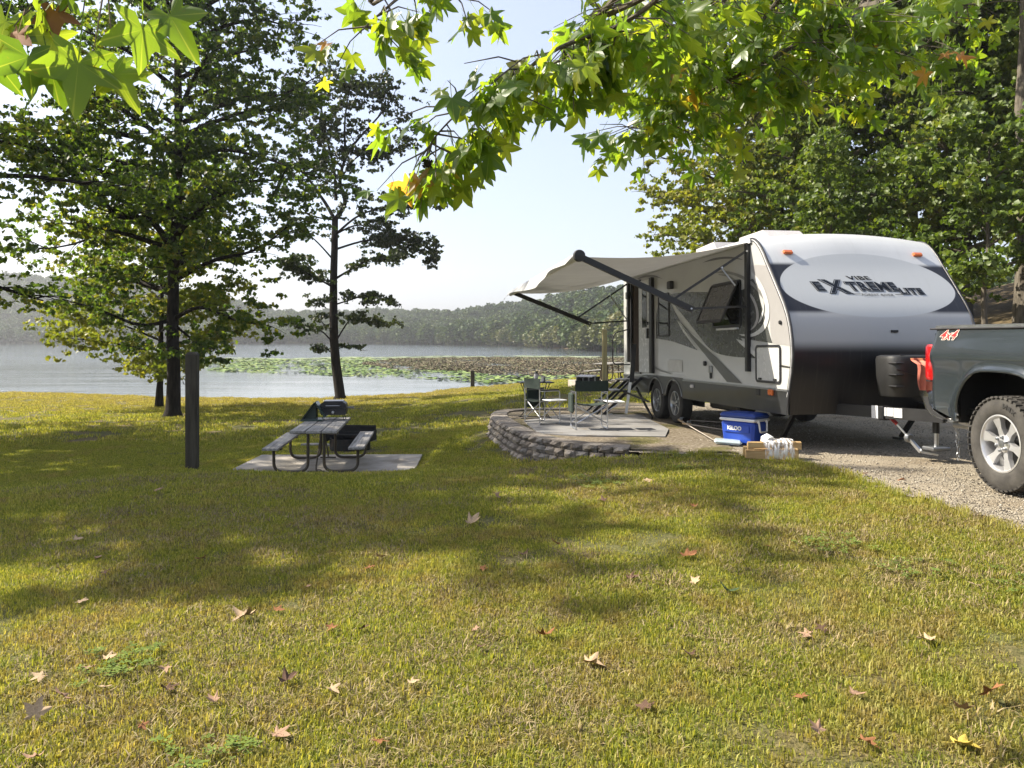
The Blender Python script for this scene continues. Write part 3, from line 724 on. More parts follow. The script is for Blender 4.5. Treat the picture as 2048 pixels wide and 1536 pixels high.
b = MB(); vs = ICO*np.array([.075,.06,.05])*(1+rng.uniform(-.3,.3,(12,1)))+np.array([-.06,-.02,.225]); b.add([tuple(v) for v in vs], [tuple(f) for f in ICF]); b.build('crumpled_film', M_white, fw, smooth=True)

# ------------------------------------------------------------ travel trailer
TRL = (3.29, 9.0, 0.0); TRZ = R(9.32); PITCH = -R(.9)
tr = empty('travel_trailer', TRL, (PITCH, 0, TRZ)); tag(tr, 'white and grey travel trailer with its awning out beside the patio', 'travel trailer')
bpy.context.view_layer.update(); TMX = Matrix.Translation(TRL) @ Euler((PITCH,0,TRZ)).to_matrix().to_4x4(); TINV = TMX.inverted()
CAMV = Vector((0,0,EYE))
def tl(px, py, axis=0, val=0.0):
    """trailer-local point seen at a photo pixel, on the local plane coord[axis] = val"""
    o = TINV @ CAMV; d = (TINV.to_3x3() @ Vector(((px-1024)/F, 1, -(py-HOR)/F)))
    t = (val-o[axis])/d[axis]; return o + d*t
Z1 = lambda x, y: tl(1200+x/3.656, 440+y/3.656)           # from the zoomed crop used while measuring
W = 2.41; LEN = 6.5
prof = [(.17,.44),(.118,.66),(.03,.95),(.004,1.16),(.017,1.33),(.05,1.48),(.107,1.63),(.19,1.77),(.294,1.91),(.40,2.05),(.5,2.18),(.60,2.31),(.688,2.43),(.77,2.52),(.846,2.585),(.92,2.63),(.994,2.655),(1.1,2.665)]
def prof_t(h):
    for i in range(len(prof)-1):
        if prof[i][1] <= h <= prof[i+1][1]:
            k = (h-prof[i][1])/(prof[i+1][1]-prof[i][1]); return prof[i][0]*(1-k)+prof[i+1][0]*k
    return prof[-1][0]
def crown(v, h): return .085*(1-(2*v/W-1)**2)*ss(h, 2.2, 2.66)

# printed front cap
m = NT('printed_front_cap'); sp = m.n('ShaderNodeSeparateXYZ'); m.l(m.coord(), sp.inputs[0]); X_, Z_ = sp.outputs['X'], sp.outputs['Z']
white = m.ramp(m.noise(1.3, 3), [(.3,(.50,.51,.51)),(.7,(.56,.57,.57))])
silver = (.42,.435,.44)
# ellipse panel
ex = m.math('DIVIDE', m.math('SUBTRACT', X_, W/2), 1.17); dz_ = m.math('SUBTRACT', Z_, 1.98); ez = m.math('ADD', m.math('DIVIDE', m.math('MAXIMUM', dz_, 0.0), .46), m.math('DIVIDE', m.math('MINIMUM', dz_, 0.0), .38))
ax = m.math('ABSOLUTE', ex)
e = m.math('ADD', m.math('POWER', ax, 2.0), m.math('POWER', m.math('ABSOLUTE', ez), 2.0))
outside = m.smooth(e, .985, 1.005)
band = m.math('MULTIPLY', m.smooth(Z_, 1.63, 1.69), m.math('SUBTRACT', 1.0, m.smooth(Z_, 2.26, 2.32)))
sides = m.smooth(ax, .40, .70)
blk = m.math('MULTIPLY', m.math('MULTIPLY', outside, band), sides)
body = m.mix(m.math('SUBTRACT', 1.0, outside), m.mix(m.smooth(Z_, 1.2, 2.3), (.32,.315,.305), white), silver)
body = m.mix(blk, body, (.012,.013,.018))
low = m.math('SUBTRACT', 1.0, m.smooth(Z_, 1.17, 1.34))
c = m.mix(low, body, (.010,.010,.012))
streak = m.smooth(m.noise(3.0, 5, stretch=(9,.6,.6)), .52, .80)
c = m.mix(m.math('MULTIPLY', streak, .13), c, (.20,.185,.16))
m.set(col=c, rough=.36, coat=.12, spec=.4); m.b.inputs['Coat Roughness'].default_value = .12
M_cap = m.m
b = MB(); nv = 24; vs = []; fs = []
for i,(t_,h) in enumerate(prof):
    for j in range(nv+1):
        v = W*j/nv; vs.append((v, t_, h+crown(v,h)))
for i in range(len(prof)-1):
    for j in range(nv): a = i*(nv+1)+j; fs.append((a, a+1, a+nv+2, a+nv+1))
b.add(vs, fs); b.build('front_cap', M_cap, tr, smooth=True)

m = NT('fibreglass_side'); c = m.ramp(m.noise(.8, 4), [(.3,(.41,.41,.395)),(.7,(.47,.47,.455))])
m.set(col=c, rough=.16, coat=.35); m.bump(m.noise(1.6, 2), .10, .03); M_side = m.m
M_roof = plain('roof_membrane', (.45,.45,.43), .6)
LO, HI = .70, 2.66
door = [(5.47,5.97,.79,2.50)]
b = MB()
# front part follows the profile, down to the skirt line
fr = [(0,t_,h) for t_,h in prof if h >= LO]; fr = [(0, prof_t(LO), LO)] + fr + [(0,1.1,LO)]
b.add(fr, [tuple(range(len(fr)))[::-1]])
def q(t0,t1,h0,h1): b.add([(0,t0,h0),(0,t1,h0),(0,t1,h1),(0,t0,h1)], [(3,2,1,0)])
q(1.1,5.47,LO,HI+.005); q(5.47,5.97,LO,.79); q(5.47,5.97,2.50,HI+.005); q(5.97,LEN,LO,HI+.005)
b.build('side_wall', M_side, tr)
b = MB(); fr = [(W,t_,h) for t_,h in prof if h >= LO]; fr = [(W, prof_t(LO), LO)] + fr + [(W,LEN,HI),(W,LEN,LO)]
b.add(fr, [tuple(range(len(fr)))]); b.build('side_wall', M_side, tr)
b = MB(); vs = []; 
for t_ in (1.1, 2.5, 4, 5.5, LEN):
    for j in range(nv+1): v = W*j/nv; vs.append((v, t_, 2.665+crown(v,2.7)))
b.add(vs, [(i*(nv+1)+j, i*(nv+1)+j+1, (i+1)*(nv+1)+j+1, (i+1)*(nv+1)+j) for i in range(4) for j in range(nv)]); b.build('roof', M_roof, tr, smooth=True)
MB().add([(0,LEN,LO),(W,LEN,LO),(W,LEN,HI),(W/2,LEN,HI+.08),(0,LEN,HI)], [(0,1,2,3,4)]).build('rear_wall', M_side, tr)
# interior seen through the doorway
M_int = plain('dark_interior', (.05,.04,.032), .7, var=.4)
b = MB(); b.box(.9,1.0,4.9,6.4,.8,2.5); b.build('cabinet', M_int, tr)
MB().box(.02,.9,4.9,6.42,.78,.80).build('cabin_floor', M_int, tr); MB().box(.03,.9,5.985,6.0,.81,2.5).build('partition', plain('inner_panel', (.16,.13,.11), .6), tr)
MB().box(.03,.9,5.38,5.40,.81,2.5).build('partition', M_int, tr)
MB().box(.45,.89,5.42,5.97,.81,1.35).build('drawer_unit', plain('drawer_front', (.20,.17,.145), .6), tr)
MB().box(.40,.89,5.41,5.975,1.36,1.385).build('countertop', M_white, tr)
# skirt and lower shell
M_skirt = NT('gunmetal_skirt'); M_skirt.set(col=M_skirt.ramp(M_skirt.noise(2,4), [(.3,(.014,.015,.016)),(.7,(.026,.027,.030))]), rough=.35, coat=.2); M_skirt.bump(M_skirt.noise(2.2,2), .12, .03); M_skirt = M_skirt.m
wheels = [(3.79,.335),(4.645,.335)]; 
b = MB(); top = []; bot = []
def arch(t_):
    h = .44 + .10*0
    for (c_,_) in wheels:
        d = abs(t_-c_)
        if d < .385: h = max(h, .335+math.sqrt(max(0,.385**2-d*d)))
    return h
ts = sorted(set([.12,.5,1.0,2.0,3.0,3.3,5.1,5.6,6.0,LEN]+[c_+.385*math.sin(a) for c_,_ in wheels for a in np.linspace(-math.pi/2, math.pi/2, 19)]))
b = MB(); n = len(ts)
for y0 in (-.012, .010): b.add([(y0,t_,arch(t_)) for t_ in ts]+[(y0,t_,.725 if abs(t_-4.2)>.9 else .765) for t_ in ts], [(i,i+1,n+i+1,n+i)[::(-1 if y0<0 else 1)] for i in range(n-1)])
b.add([(x,t_,arch(t_)) for t_ in ts for x in (-.012,.010)], [(2*i,2*i+1,2*i+3,2*i+2) for i in range(n-1)])
b.build('skirt', M_skirt, tr)
MB().box(-.022,-.008,.12,3.38,.718,.742).build('skirt_trim', M_greymetal, tr)
MB().box(-.022,-.008,5.06,LEN,.718,.742).build('skirt_trim', M_greymetal, tr)
b = MB()
for x in (-.022,): b.tube([(x, c_, 0) for c_ in (0,1)], .001, 3) if False else None
for c_,_ in wheels: MB().tube([(-.016, c_+.392*math.cos(a), .335+.392*math.sin(a)) for a in np.linspace(R(20), R(160), 16)], .012, 6).build('arch_trim', M_greymetal, tr)
MB().box(.02,W-.02,.25,LEN-.05,.62,.66).build('underfloor', M_black, tr)
MB().box(.012,W-.012,5.2,LEN-.02,.46,.62).build('rear_underbody', M_black, tr)
for x in (.45, W-.45): MB().box(x-.05,x+.05,.2,LEN-.1,.46,.62).build('frame_rail', M_black, tr)
MB().box(.0+.011,.02,5.25,LEN-.01,.44,.70).build('lower_panel', M_black, tr)
# dark edge stripes along the front corner
M_trim = plain('dark_trim', (.018,.018,.022), .35); M_trimlite = plain('light_trim', (.6,.6,.6), .35)
for x in (0, W):
    s = -1 if x == 0 else 1
    MB().tube([(x+s*.004, t_-.004, h) for t_,h in prof], .013, 8).build('corner_trim', M_trim, tr, smooth=True)
    if x == 0:
        MB().tube([(x-.008, t_+.032, h-.008) for t_,h in prof[1:]], .006, 6).build('corner_trim_light', M_trimlite, tr, smooth=True)
        MB().tube([(x-.006, t_+.052, h-.014) for t_,h in prof[1:]], .006, 6).build('corner_trim', M_trim, tr, smooth=True)
# side print, thin film sheets
M_g1 = plain('print_dark_grey', (.06,.062,.06), .25, coat=.3, var=.04); M_g2 = plain('print_light_grey', (.30,.29,.285), .3, coat=.5, var=.04)
M_g3 = plain('print_charcoal', (.035,.034,.032), .3, coat=.5); M_g4 = plain('print_white', (.50,.50,.485), .25, coat=.3, var=.03); M_g5 = plain('print_mid_grey', (.14,.14,.135), .3, coat=.4)
def film(name, pts, mat, lift, par=tr):
    P_ = [Z1(x,y) for x,y in pts]; P_ = [Vector((-lift, max(p.y, prof_t(min(max(p.z,.45),2.66))+.006), p.z)) for p in P_]
    bm_ = MB().add(P_, [tuple(range(len(P_)))]); o = bm_.build(name, mat, par)
    import bmesh
    q_ = bmesh.new(); q_.from_mesh(o.data); bmesh.ops.triangulate(q_, faces=q_.faces[:]); q_.to_mesh(o.data); q_.free(); return o
def curve2(pts, k=6): return [(p.x,p.y) for p in catmull([(x,y,0) for x,y in pts], k)]
film('stripe', curve2([(1092,335),(1150,327),(1258,338)],4)+curve2([(1258,338),(1310,450),(1370,600),(1405,760),(1424,922)],4)+curve2([(1424,922),(1330,912),(1262,900)],3)+curve2([(1262,900),(1248,820),(1240,700),(1200,540),(1150,430),(1092,335)],4), M_g2, .003)
film('stripe', curve2([(512,600),(520,545),(640,528),(800,530),(900,540)],4)+curve2([(900,540),(1000,520),(1060,500),(1110,430),(1140,470),(1180,620),(1215,740),(1242,840),(1262,900)],4)+[(1130,880),(1030,862)]+curve2([(1030,862),(1080,925),(1190,1008),(1080,1006),(980,1000),(860,975),(780,920)],4)+curve2([(780,920),(690,800),(560,640),(545,625)],3), M_g1, .004)
film('stripe', curve2([(515,600),(560,690),(640,830),(714,952)],4)+curve2([(714,952),(620,918),(520,885),(412,866)],4)+[(412,700),(430,600)], M_g1, .005)
film('stripe', curve2([(560,720),(640,800),(740,880),(850,985)],4)+curve2([(850,985),(800,960),(730,900),(640,820)],3), M_g4, .006)
film('stripe', [(558,722),(600,775),(720,950),(700,935),(612,820)], M_g4, .007)
film('stripe', [(570,720),(680,840),(860,1010),(1045,1196),(932,1184),(800,1020),(670,860)], M_g3, .0085)
film('stripe', curve2([(750,312),(830,280),(920,268),(1000,275),(1050,292)],4)+curve2([(1050,292),(980,284),(900,285),(820,298),(750,312)],4), M_g3, .004)
film('stripe', curve2([(830,388),(900,372),(970,382),(1050,410),(1130,465),(1200,555),(1236,640)],4)+curve2([(1236,640),(1190,570),(1120,485),(1040,430),(960,398),(880,388)],4), M_g5, .006)
film('stripe', curve2([(870,396),(940,404),(1000,440),(1050,480)],4)+curve2([(1050,480),(1000,455),(930,415),(870,402)],4), M_g5, .007)
film('stripe', curve2([(1112,380),(1170,440),(1215,530),(1242,640),(1235,740),(1200,810),(1130,850),(1060,850),(1020,835)],5)+curve2([(1020,835),(1100,835),(1165,800),(1205,740),(1215,650),(1195,560),(1160,480),(1112,395)],5), M_g4, .0085)
film('stripe', curve2([(1085,515),(1130,570),(1160,650),(1165,720),(1140,780),(1085,820)],5)+curve2([(1085,820),(1130,770),(1148,710),(1140,640),(1115,580),(1085,530)],5), M_g2, .0095)
film('stripe', curve2([(1192,580),(1206,640),(1190,720),(1160,760)],4)+curve2([(1160,760),(1182,700),(1198,640),(1192,580)],4), M_g4, .011)
film('stripe', curve2([(1080,930),(1160,985),(1280,1045),(1410,1076)],5)+curve2([(1410,1084),(1270,1062),(1150,1010),(1080,945)],5), M_g3, .007)
film('stripe', curve2([(998,868),(1080,900),(1140,965),(1180,1020)],4)+[(1140,1005),(1080,950),(1030,905)], M_g4, .0095)
film('stripe', [(400,1068),(450,1095),(525,1120),(520,1128),(440,1106),(404,1086)], M_g5, .006)
film('stripe', curve2([(272,428),(330,405),(400,404),(462,432)],4)+curve2([(462,432),(400,416),(330,420),(290,430)],4), M_g3, .004)
film('stripe', [(190,640),(232,600),(232,760),(212,860),(200,960),(195,760)], M_g5, .005)
film('water_heater_door', [(498,1020),(604,1024),(604,1112),(498,1104)], plain('grey_panel', (.46,.46,.45), .3), .008)
text_mesh('lettering', 'VIBE', .13, M_g3, tr, .001, .002, .25, 1.0, fn=lambda c: Vector((-.0105-c.z, tl(1413,630).y-c.x, tl(1413,631).z+c.y)))

# windows, door, hatch and small fittings
m = NT('tinted_glass'); m.set(col=(.015,.017,.018), rough=.04, spec=.6, coat=.4); M_glass = m.m
def rrect(y0,y1,z0,z1,r=.05,n=4):
    out = []
    for (cy_,cz_,a0) in ((y1-r,z1-r,0),(y0+r,z1-r,90),(y0+r,z0+r,180),(y1-r,z0+r,270)):
        for k in range(n+1): a = R(a0+90*k/n); out.append((cy_+r*math.cos(a), cz_+r*math.sin(a)))
    return out
def frame_ring(name, y0,y1,z0,z1,w,d,mat,x0=-.004,par=tr,r=.05):
    o_ = rrect(y0,y1,z0,z1,r); i_ = rrect(y0+w,y1-w,z0+w,z1-w,max(.01,r-w)); n = len(o_); b = MB()
    vs = [(x0-d,y,z) for y,z in o_]+[(x0-d,y,z) for y,z in i_]+[(x0,y,z) for y,z in o_]+[(x0,y,z) for y,z in i_]; fs = []
    for k in range(n):
        j = (k+1)%n; fs += [(k,j,n+j,n+k),(2*n+k,2*n+j,j,k),(n+k,n+j,3*n+j,3*n+k)]
    b.add(vs, fs); return b.build(name, mat, par)
w1 = frame_ring('window', 3.98,4.50,1.44,2.18,.035,.014,M_black); MB().poly([(-.012,y,z) for y,z in rrect(4.01,4.47,1.47,2.15)], (.006,0,0)).build('pane', M_glass, w1)
w2 = frame_ring('window', 1.33,2.24,1.52,2.16,.035,.014,M_black); MB().poly([(-.010,y,z) for y,z in rrect(1.36,2.21,1.55,2.13)], (.005,0,0)).build('pane', M_glass, w2)
hM = Matrix.Translation((-.02,0,2.15)) @ Matrix.Rotation(R(24),4,'Y')
M_pane2 = plain('smoked_pane', (.05,.047,.04), .25, var=.15)
ow = frame_ring('open_sash', 1.35,2.22,-.62,-.01,.04,.02,M_black,0,w2); ow.data.transform(hM)
pn = MB().poly([(-.012,y,z) for y,z in rrect(1.385,2.185,-.585,-.045)], (.006,0,0)).build('sash_pane', M_pane2, w2); pn.data.transform(hM)
MB().box(-.045,-.006,1.40,2.05,1.49,1.515).build('window_sill', M_trimlite, w2)
# entry door swung flat against the wall
dr = MB(); dr.box(-.045,-.012,4.865,5.455,.80,2.49,bev=.008); dro = dr.build('entry_door', M_g4, tr)
MB().box(-.052,-.0455,5.0,5.25,1.62,2.33).build('door_window', M_glass, dro)
MB().box(-.075,-.0455,4.90,4.97,1.42,1.60).build('latch', M_black, dro); MB().box(-.07,-.0455,4.91,4.96,1.66,1.72).build('latch', M_black, dro)
frame_ring('door_frame', 5.44,6.0,.765,2.53,.03,.02,M_trim,r=.03)
MB().box(-.06,-.010,4.72,4.845,.80,2.50).build('black_slab', M_black, tr)  # full-height black slab beside the open door leaf
MB().tube(fillet([(-.02,6.05,1.62),(-.30,6.08,1.55),(-.36,6.08,1.45),(-.36,6.08,.98),(-.30,6.08,.93),(-.02,6.05,.93)], .09, 5), .012, 8).build('grab_handle', M_black, tr)
# small panels, lights
ht = frame_ring('storage_hatch', .29,.93,.80,1.275,.03,.012,M_trim,r=.06); MB().poly([(-.009,y,z) for y,z in rrect(.315,.905,.825,1.25,.05)], (.004,0,0)).build('hatch_panel', M_g4, ht)
for y in (.42,.80): MB().box(-.028,-.010,y-.03,y+.03,.835,.86).build('hinge', M_black, ht)
def dot(name, x, y, s, mat, d=.03, h=None):
    p = Z1(x,y); h = h or s; MB().box(-d,-.003,p.y-s/2,p.y+s/2,p.z-h/2,p.z+h/2,bev=.012).build(name, mat, tr)
dot('porch_speaker',528,476,.16,M_black,.07,.13); dot('porch_light',217,552,.13,M_black,.07,.14); dot('gas_valve',775,1049,.07,M_black,.04); dot('outlet_cover',815,1092,.10,M_greymetal,.03,.11); dot('hose_inlet',817,1138,.05,M_black,.03,.09)
dot('skirt_vent',1163,1258,.10,M_black,.024,.08); dot('marker_light',684,1216,.10,M_lite,.045,.05)
M_amber = NT('amber_lens'); M_amber.set(col=(.62,.14,.03), rough=.2, coat=.6); M_amber = M_amber.m
dot('amber_marker',1262,1260,.10,M_amber,.045,.075); dot('lock',1325,748,.05,M_black,.03,.05)
for y in (.99, 1.0): pass
p = Z1(225,1050)
# front marker lamps, logo plate
def on_cap(v, h, off=0.0):
    t_ = prof_t(h); e_ = .02; dt = prof_t(h+e_)-prof_t(h-e_); nrm = Vector((0,-2*e_,dt)).normalized()
    return Vector((v, t_, h+crown(v,h))) + nrm*off, nrm
for v in (.30, W-.30):
    p_, nrm = on_cap(v, 2.415, .012); Mx = Matrix.Translation(p_) @ nrm.to_track_quat('Z','X').to_matrix().to_4x4()
    MB().box(-.065,.065,-.03,.03,-.012,.026,bev=.012,M=Matrix.Translation(p_) @ Matrix.Rotation(R(50),4,'X') ).build('roof_marker', M_amber, tr)
p_, nrm = on_cap(1.32, 1.43, .008); MB().box(-.045,.045,-.008,.008,-.014,.014,M=Matrix.Translation(p_)).build('front_badge', M_black, tr)
M_logo = plain('logo_navy', (.008,.011,.018), .6, spec=.2); M_logol = plain('logo_silver', (.62,.65,.68), .3, coat=.3)
def capfn(cx_, cz_, lift, k=1.0):
    def f(c):
        q_, n_ = on_cap(cx_+c.x, cz_+c.y*.82, lift+c.z*.3); return q_
    return f
CX, CZ = .94, 1.985
def logo(s, size, x, z, sh=-.25, sx=1.25, name='lettering'):
    for off, mt, lf in ((.0150, M_logo, .004), (.0070, M_logol, .006), (.0045, M_logo, .008)):
        text_mesh(name, s, size, mt, tr, .0005, off*(size/.2)**.5, sh, 1.0+.12, fn=capfn(x, z, lf), sx=sx, align='LEFT')
logo('E', .185, CX-.455, CZ-.005, -.3, 1.2); logo('X', .285, CX-.275, CZ-.01, -.3, 1.2); logo('TREME', .185, CX+.0, CZ+.0, -.3, 1.10); logo('LITE', .125, CX+.66, CZ-.055, -.2, 1.25)
text_mesh('lettering', 'VIBE', .085, M_logo, tr, .0005, .002, -.3, 1.05, fn=capfn(CX+.20, CZ+.115, .006), sx=1.8)
text_mesh('lettering', 'FOREST RIVER', .05, M_logo, tr, .0005, 0, -.1, 1.1, fn=capfn(CX+.33, CZ-.105, .006), sx=1.25)
for x0,x1 in ((.0,.10),(.57,.68)):
    b = MB(); b.add([tuple(on_cap(CX+x, CZ-.093+dz, .006)[0]) for x,dz in ((x0,-.004),(x1,-.004),(x1,.002),(x0,.002))], [(0,1,2,3)]); b.build('logo_rule', M_logo, tr)

# roof gear
M_shroud = plain('shroud_white', (.46,.44,.43), .5)
b = MB(); b.poly([(.42,1.30,2.70),(.42,2.3,2.70),(.42,2.25,2.85),(.42,1.55,2.86)], (.55,0,0)); b.build('roof_vent', M_shroud, tr)
b = MB(); b.poly([(.55,3.2,2.70),(.55,4.2,2.70),(.55,4.15,2.93),(.55,3.45,2.96)], (.8,0,0)); b.build('air_conditioner', M_shroud, tr)

# wheels
def wheel(par, c, rad, wid, rimr, mt_t, mt_r, spokes, side=-1, tread=True, name='wheel', knob=.012, ntread=40, fat=1.0):
    w = empty(name, c); w.parent = par
    q_ = Matrix.Rotation(R(90)*side, 4, 'Y')   # +z of lathe -> outward (side)
    h = wid/2
    prof_ = [(rimr,-h*.9),(rimr+.02,-h),(rad*.85,-h*1.0),(rad*.96,-h*.86),(rad*.985,-h*.6),(rad*.985,h*.6),(rad*.96,h*.86),(rad*.86,h*1.02),(rimr+.04,h*1.02),(rimr+.012,h*.92),(rimr,h*.84)]
    MB().lathe(prof_, 48, q_, cap=False).build('tyre', mt_t, w, smooth=True)
    if tread:
        b = MB(); n_ = ntread
        for k in range(n_):
            for (z0,z1,dz,rr) in ((-.98,-.60,.0,.965),(-.55,-.05,.5,1.0),(.05,.55,.0,1.0),(.60,1.03,.5,.965)):
                a = 2*math.pi*(k+dz)/n_; da = 2*math.pi/n_*.36; R0 = rad*.955; R1 = rad*rr+ (0 if rr==1 else .012)
                pts = []
                for (aa,rr_,zz) in ((a-da,R0,z0),(a+da,R0,z0),(a+da,R0,z1),(a-da,R0,z1),(a-da*.8,R1,z0+.03),(a+da*.8,R1,z0+.03),(a+da*1.1,R1,z1-.03),(a-da*.5,R1,z1-.03)):
                    pts.append(q_ @ Vector((rr_*math.cos(aa), rr_*math.sin(aa), zz*h)))
                b.add(pts, [(3,2,1,0),(4,5,6,7),(0,1,5,4),(1,2,6,5),(2,3,7,6),(3,0,4,7)])
        b.build('tread', mt_t, w)
    rim = MB().lathe([(rimr*1.0,h*.90),(rimr*1.03,h*.93),(rimr*.98,h*.95),(rimr*.93,h*.82),(rimr*.90,h*.2),(rimr*.90,-h*.6)], 48, q_, cap=False).build('rim', mt_r, w, smooth=True)
    MB().lathe([(rimr*.9,-h*.1),(rimr*.2,-h*.08),(0,-h*.08)], 32, q_).build('brake_disc', M_black, w)
    ns = spokes
    for k in range(ns):
        a = 2*math.pi*k/ns + R(18); b = MB(); ww = (.30 if ns <= 5 else .27)*fat
        pts = [(rimr*.12,-ww*.5,h*.66),(rimr*.12,ww*.5,h*.66),(rimr*.55,ww*.34,h*.74),(rimr*.97,ww*.55*1.25,h*.82),(rimr*.97,-ww*.55*1.25,h*.82),(rimr*.55,-ww*.34,h*.74)]
        pts2 = [(x,y*rimr*1.15,z) for x,y,z in pts]; Mx = q_ @ Matrix.Rotation(a,4,'Z')
        b.poly([Mx @ Vector(p) for p in pts2], (Mx.to_3x3() @ Vector((0,0,-h*.30)))); b.build('spoke', mt_r, w)
    MB().lathe([(rimr*.30,h*.35),(rimr*.30,h*.76),(rimr*.24,h*.82),(0,h*.82)], 24, q_).build('hub', mt_r, w, smooth=True)
    MB().lathe([(rimr*.13,h*.80),(rimr*.12,h*.88),(0,h*.90)], 16, q_).build('centre_cap', M_greymetal, w, smooth=True)
    for k in range(6 if ns>5 else 5):
        a = 2*math.pi*(k+.5)/(6 if ns>5 else 5)+R(18); MB().lathe([(.014,h*.76),(.014,h*.93),(.008,h*.97),(0,h*.97)], 8, q_ @ Matrix.Translation((rimr*.22*math.cos(a)*1.1, rimr*.22*math.sin(a)*1.1, 0))).build('lug_nut', M_greymetal, w)
    return w
M_rimt = plain('trailer_rim', (.42,.43,.44), .3, metal=.8, var=.1)
for (c_, h_) in wheels:
    wheel(tr, (.10, c_, h_), .335, .20, .195, M_rubber, M_rimt, 5, -1, tread=False, fat=.62)
    wheel(tr, (W-.10, c_, h_), .335, .20, .195, M_rubber, M_rimt, 5, 1, tread=False, fat=.62)
MB().box(.02,.30,3.30,5.12,.66,.70).build('wheel_well', M_black, tr)
MB().box(.30,.32,3.30,5.12,.30,.70).build('wheel_well', M_black, tr)

# tongue, jack, gas cover, stabilizer
tong = MB()
for s in (-1,1): tong.bar((W/2+s*.62,.35,.50), (W/2+s*.07,-1.02,.50), .06, .13)
tg = tong.build('tongue_frame', M_black, tr)
MB().bar((W/2,-.75,.50),(W/2,-1.32,.50),.11,.10).build('coupler', M_greymetal, tr)
pa = Vector((W/2-.62,.35,.50)); pb_ = Vector((W/2-.07,-1.02,.50)); dd = (pb_-pa).normalized(); sd2 = dd.cross(Vector((0,0,1))).normalized()
if sd2.y > 0: sd2 = -sd2
if sd2.x > 0: sd2 = -sd2
M_label = NT('printed_label'); vv = M_label.n('ShaderNodeTexWave'); vv.bands_direction='Z'; vv.inputs['Scale'].default_value = 45; vv.inputs['Distortion'].default_value = 6; vv.inputs['Detail'].default_value = 4; vv.inputs['Detail Scale'].default_value = 8; M_label.l(M_label.coord(), vv.inputs['Vector'])
M_label.set(col=M_label.ramp(vv.outputs['Fac'], [(.1,(.3,.3,.32)),(.3,(.68,.69,.70))]), rough=.4); M_label = M_label.m
for (s0,s1,z0,z1) in ((.66,.74,.43,.575),(.76,.84,.465,.56),(.845,.925,.465,.56),(.93,1.03,.455,.56)):
    c0 = pa+dd*s0 + sd2*.034; c1 = pa+dd*s1 + sd2*.034
    b = MB(); b.poly([(c0.x,c0.y,z0),(c1.x,c1.y,z0),(c1.x,c1.y,z1),(c0.x,c0.y,z1)], sd2*.003); b.build('warning_label', M_label, tg)
def ut(px, py, yv): return tl(px, py, 1, yv)
# gas bottle cover
gc = MB(); nz = 6; vs = []; nn = 28; cx0, cy0 = W/2-.02, -.36
lev = [(0,.68,.27,.20),(1,.70,.285,.21),(2,.92,.305,.235),(3,1.10,.31,.24),(4,1.135,.30,.23),(5,1.15,.26,.19)]
for (_,z,a_,b_) in lev:
    for k in range(nn):
        an = 2*math.pi*k/nn; ca, sa = math.cos(an), math.sin(an); q2 = (abs(ca)**3.2+abs(sa)**3.2)**(-1/3.2)
        vs.append((cx0+a_*ca*q2, cy0+b_*sa*q2, z))
gc.add(vs, [(i*nn+k, i*nn+(k+1)%nn, (i+1)*nn+(k+1)%nn, (i+1)*nn+k) for i in range(5) for k in range(nn)]+[tuple(range(5*nn,6*nn))])
M_gasc = plain('gas_cover_black', (.017,.017,.017), .45, coat=.1, var=.2)
gco = gc.build('gas_bottle_cover', M_gasc, tr, smooth=True)
for z in (.80,.93,1.06): MB().box(cx0-.305,cx0-.20,cy0-.238,cy0-.10,z-.008,z+.010,bev=.006).build('strap_slot', M_black, gco)
MB().bar((cx0-.29,cy0-.22,.99),(cx0-.05,cy0-.248,.93),.012,.012).build('rib', M_gasc, gco)
MB().tube([(cx0-.20,cy0-.17,1.155),(cx0+.24,cy0-.17,1.152)], .007, 6).build('lid_seam', M_black, gco)
# jack
JX, JY = W/2+.02, -.78
MB().tube([(JX,JY,.30),(JX,JY,1.12)], .035, 12).build('jack_post', M_black, tr); MB().tube([(JX,JY,.15),(JX,JY,.44)], .024, 12).build('jack_ram', M_steel, tr)
MB().box(JX-.11,JX+.11,JY-.09,JY+.09,.115,.155,bev=.01).build('jack_foot', M_greymetal, tr)
MB().box(JX-.05,JX+.05,JY-.06,JY+.06,1.05,1.22,bev=.015).build('jack_head', M_black, tr)
def chain(a, b, n_, par, r=.012):
    a = Vector(a); b = Vector(b); c = MB()
    for k in range(n_):
        p = a.lerp(b, (k+.5)/n_) + Vector((.006*math.sin(k*1.7),0,0)); an = (k%2)*math.pi/2
        ring = [p+Vector((math.cos(an)*.014*math.cos(t_), math.sin(an)*.014*math.cos(t_), .024*math.sin(t_))) for t_ in np.linspace(0, 2*math.pi, 11)]
        c.tube(ring, .0045, 5, cap=False)
    return c.build('safety_chain', M_steel, par)
chain((JX+.16,JY-.12,.45),(JX+.14,JY-.16,.03),12,tr); chain((JX+.20,JY-.05,.45),(JX+.19,JY-.08,.20),7,tr)
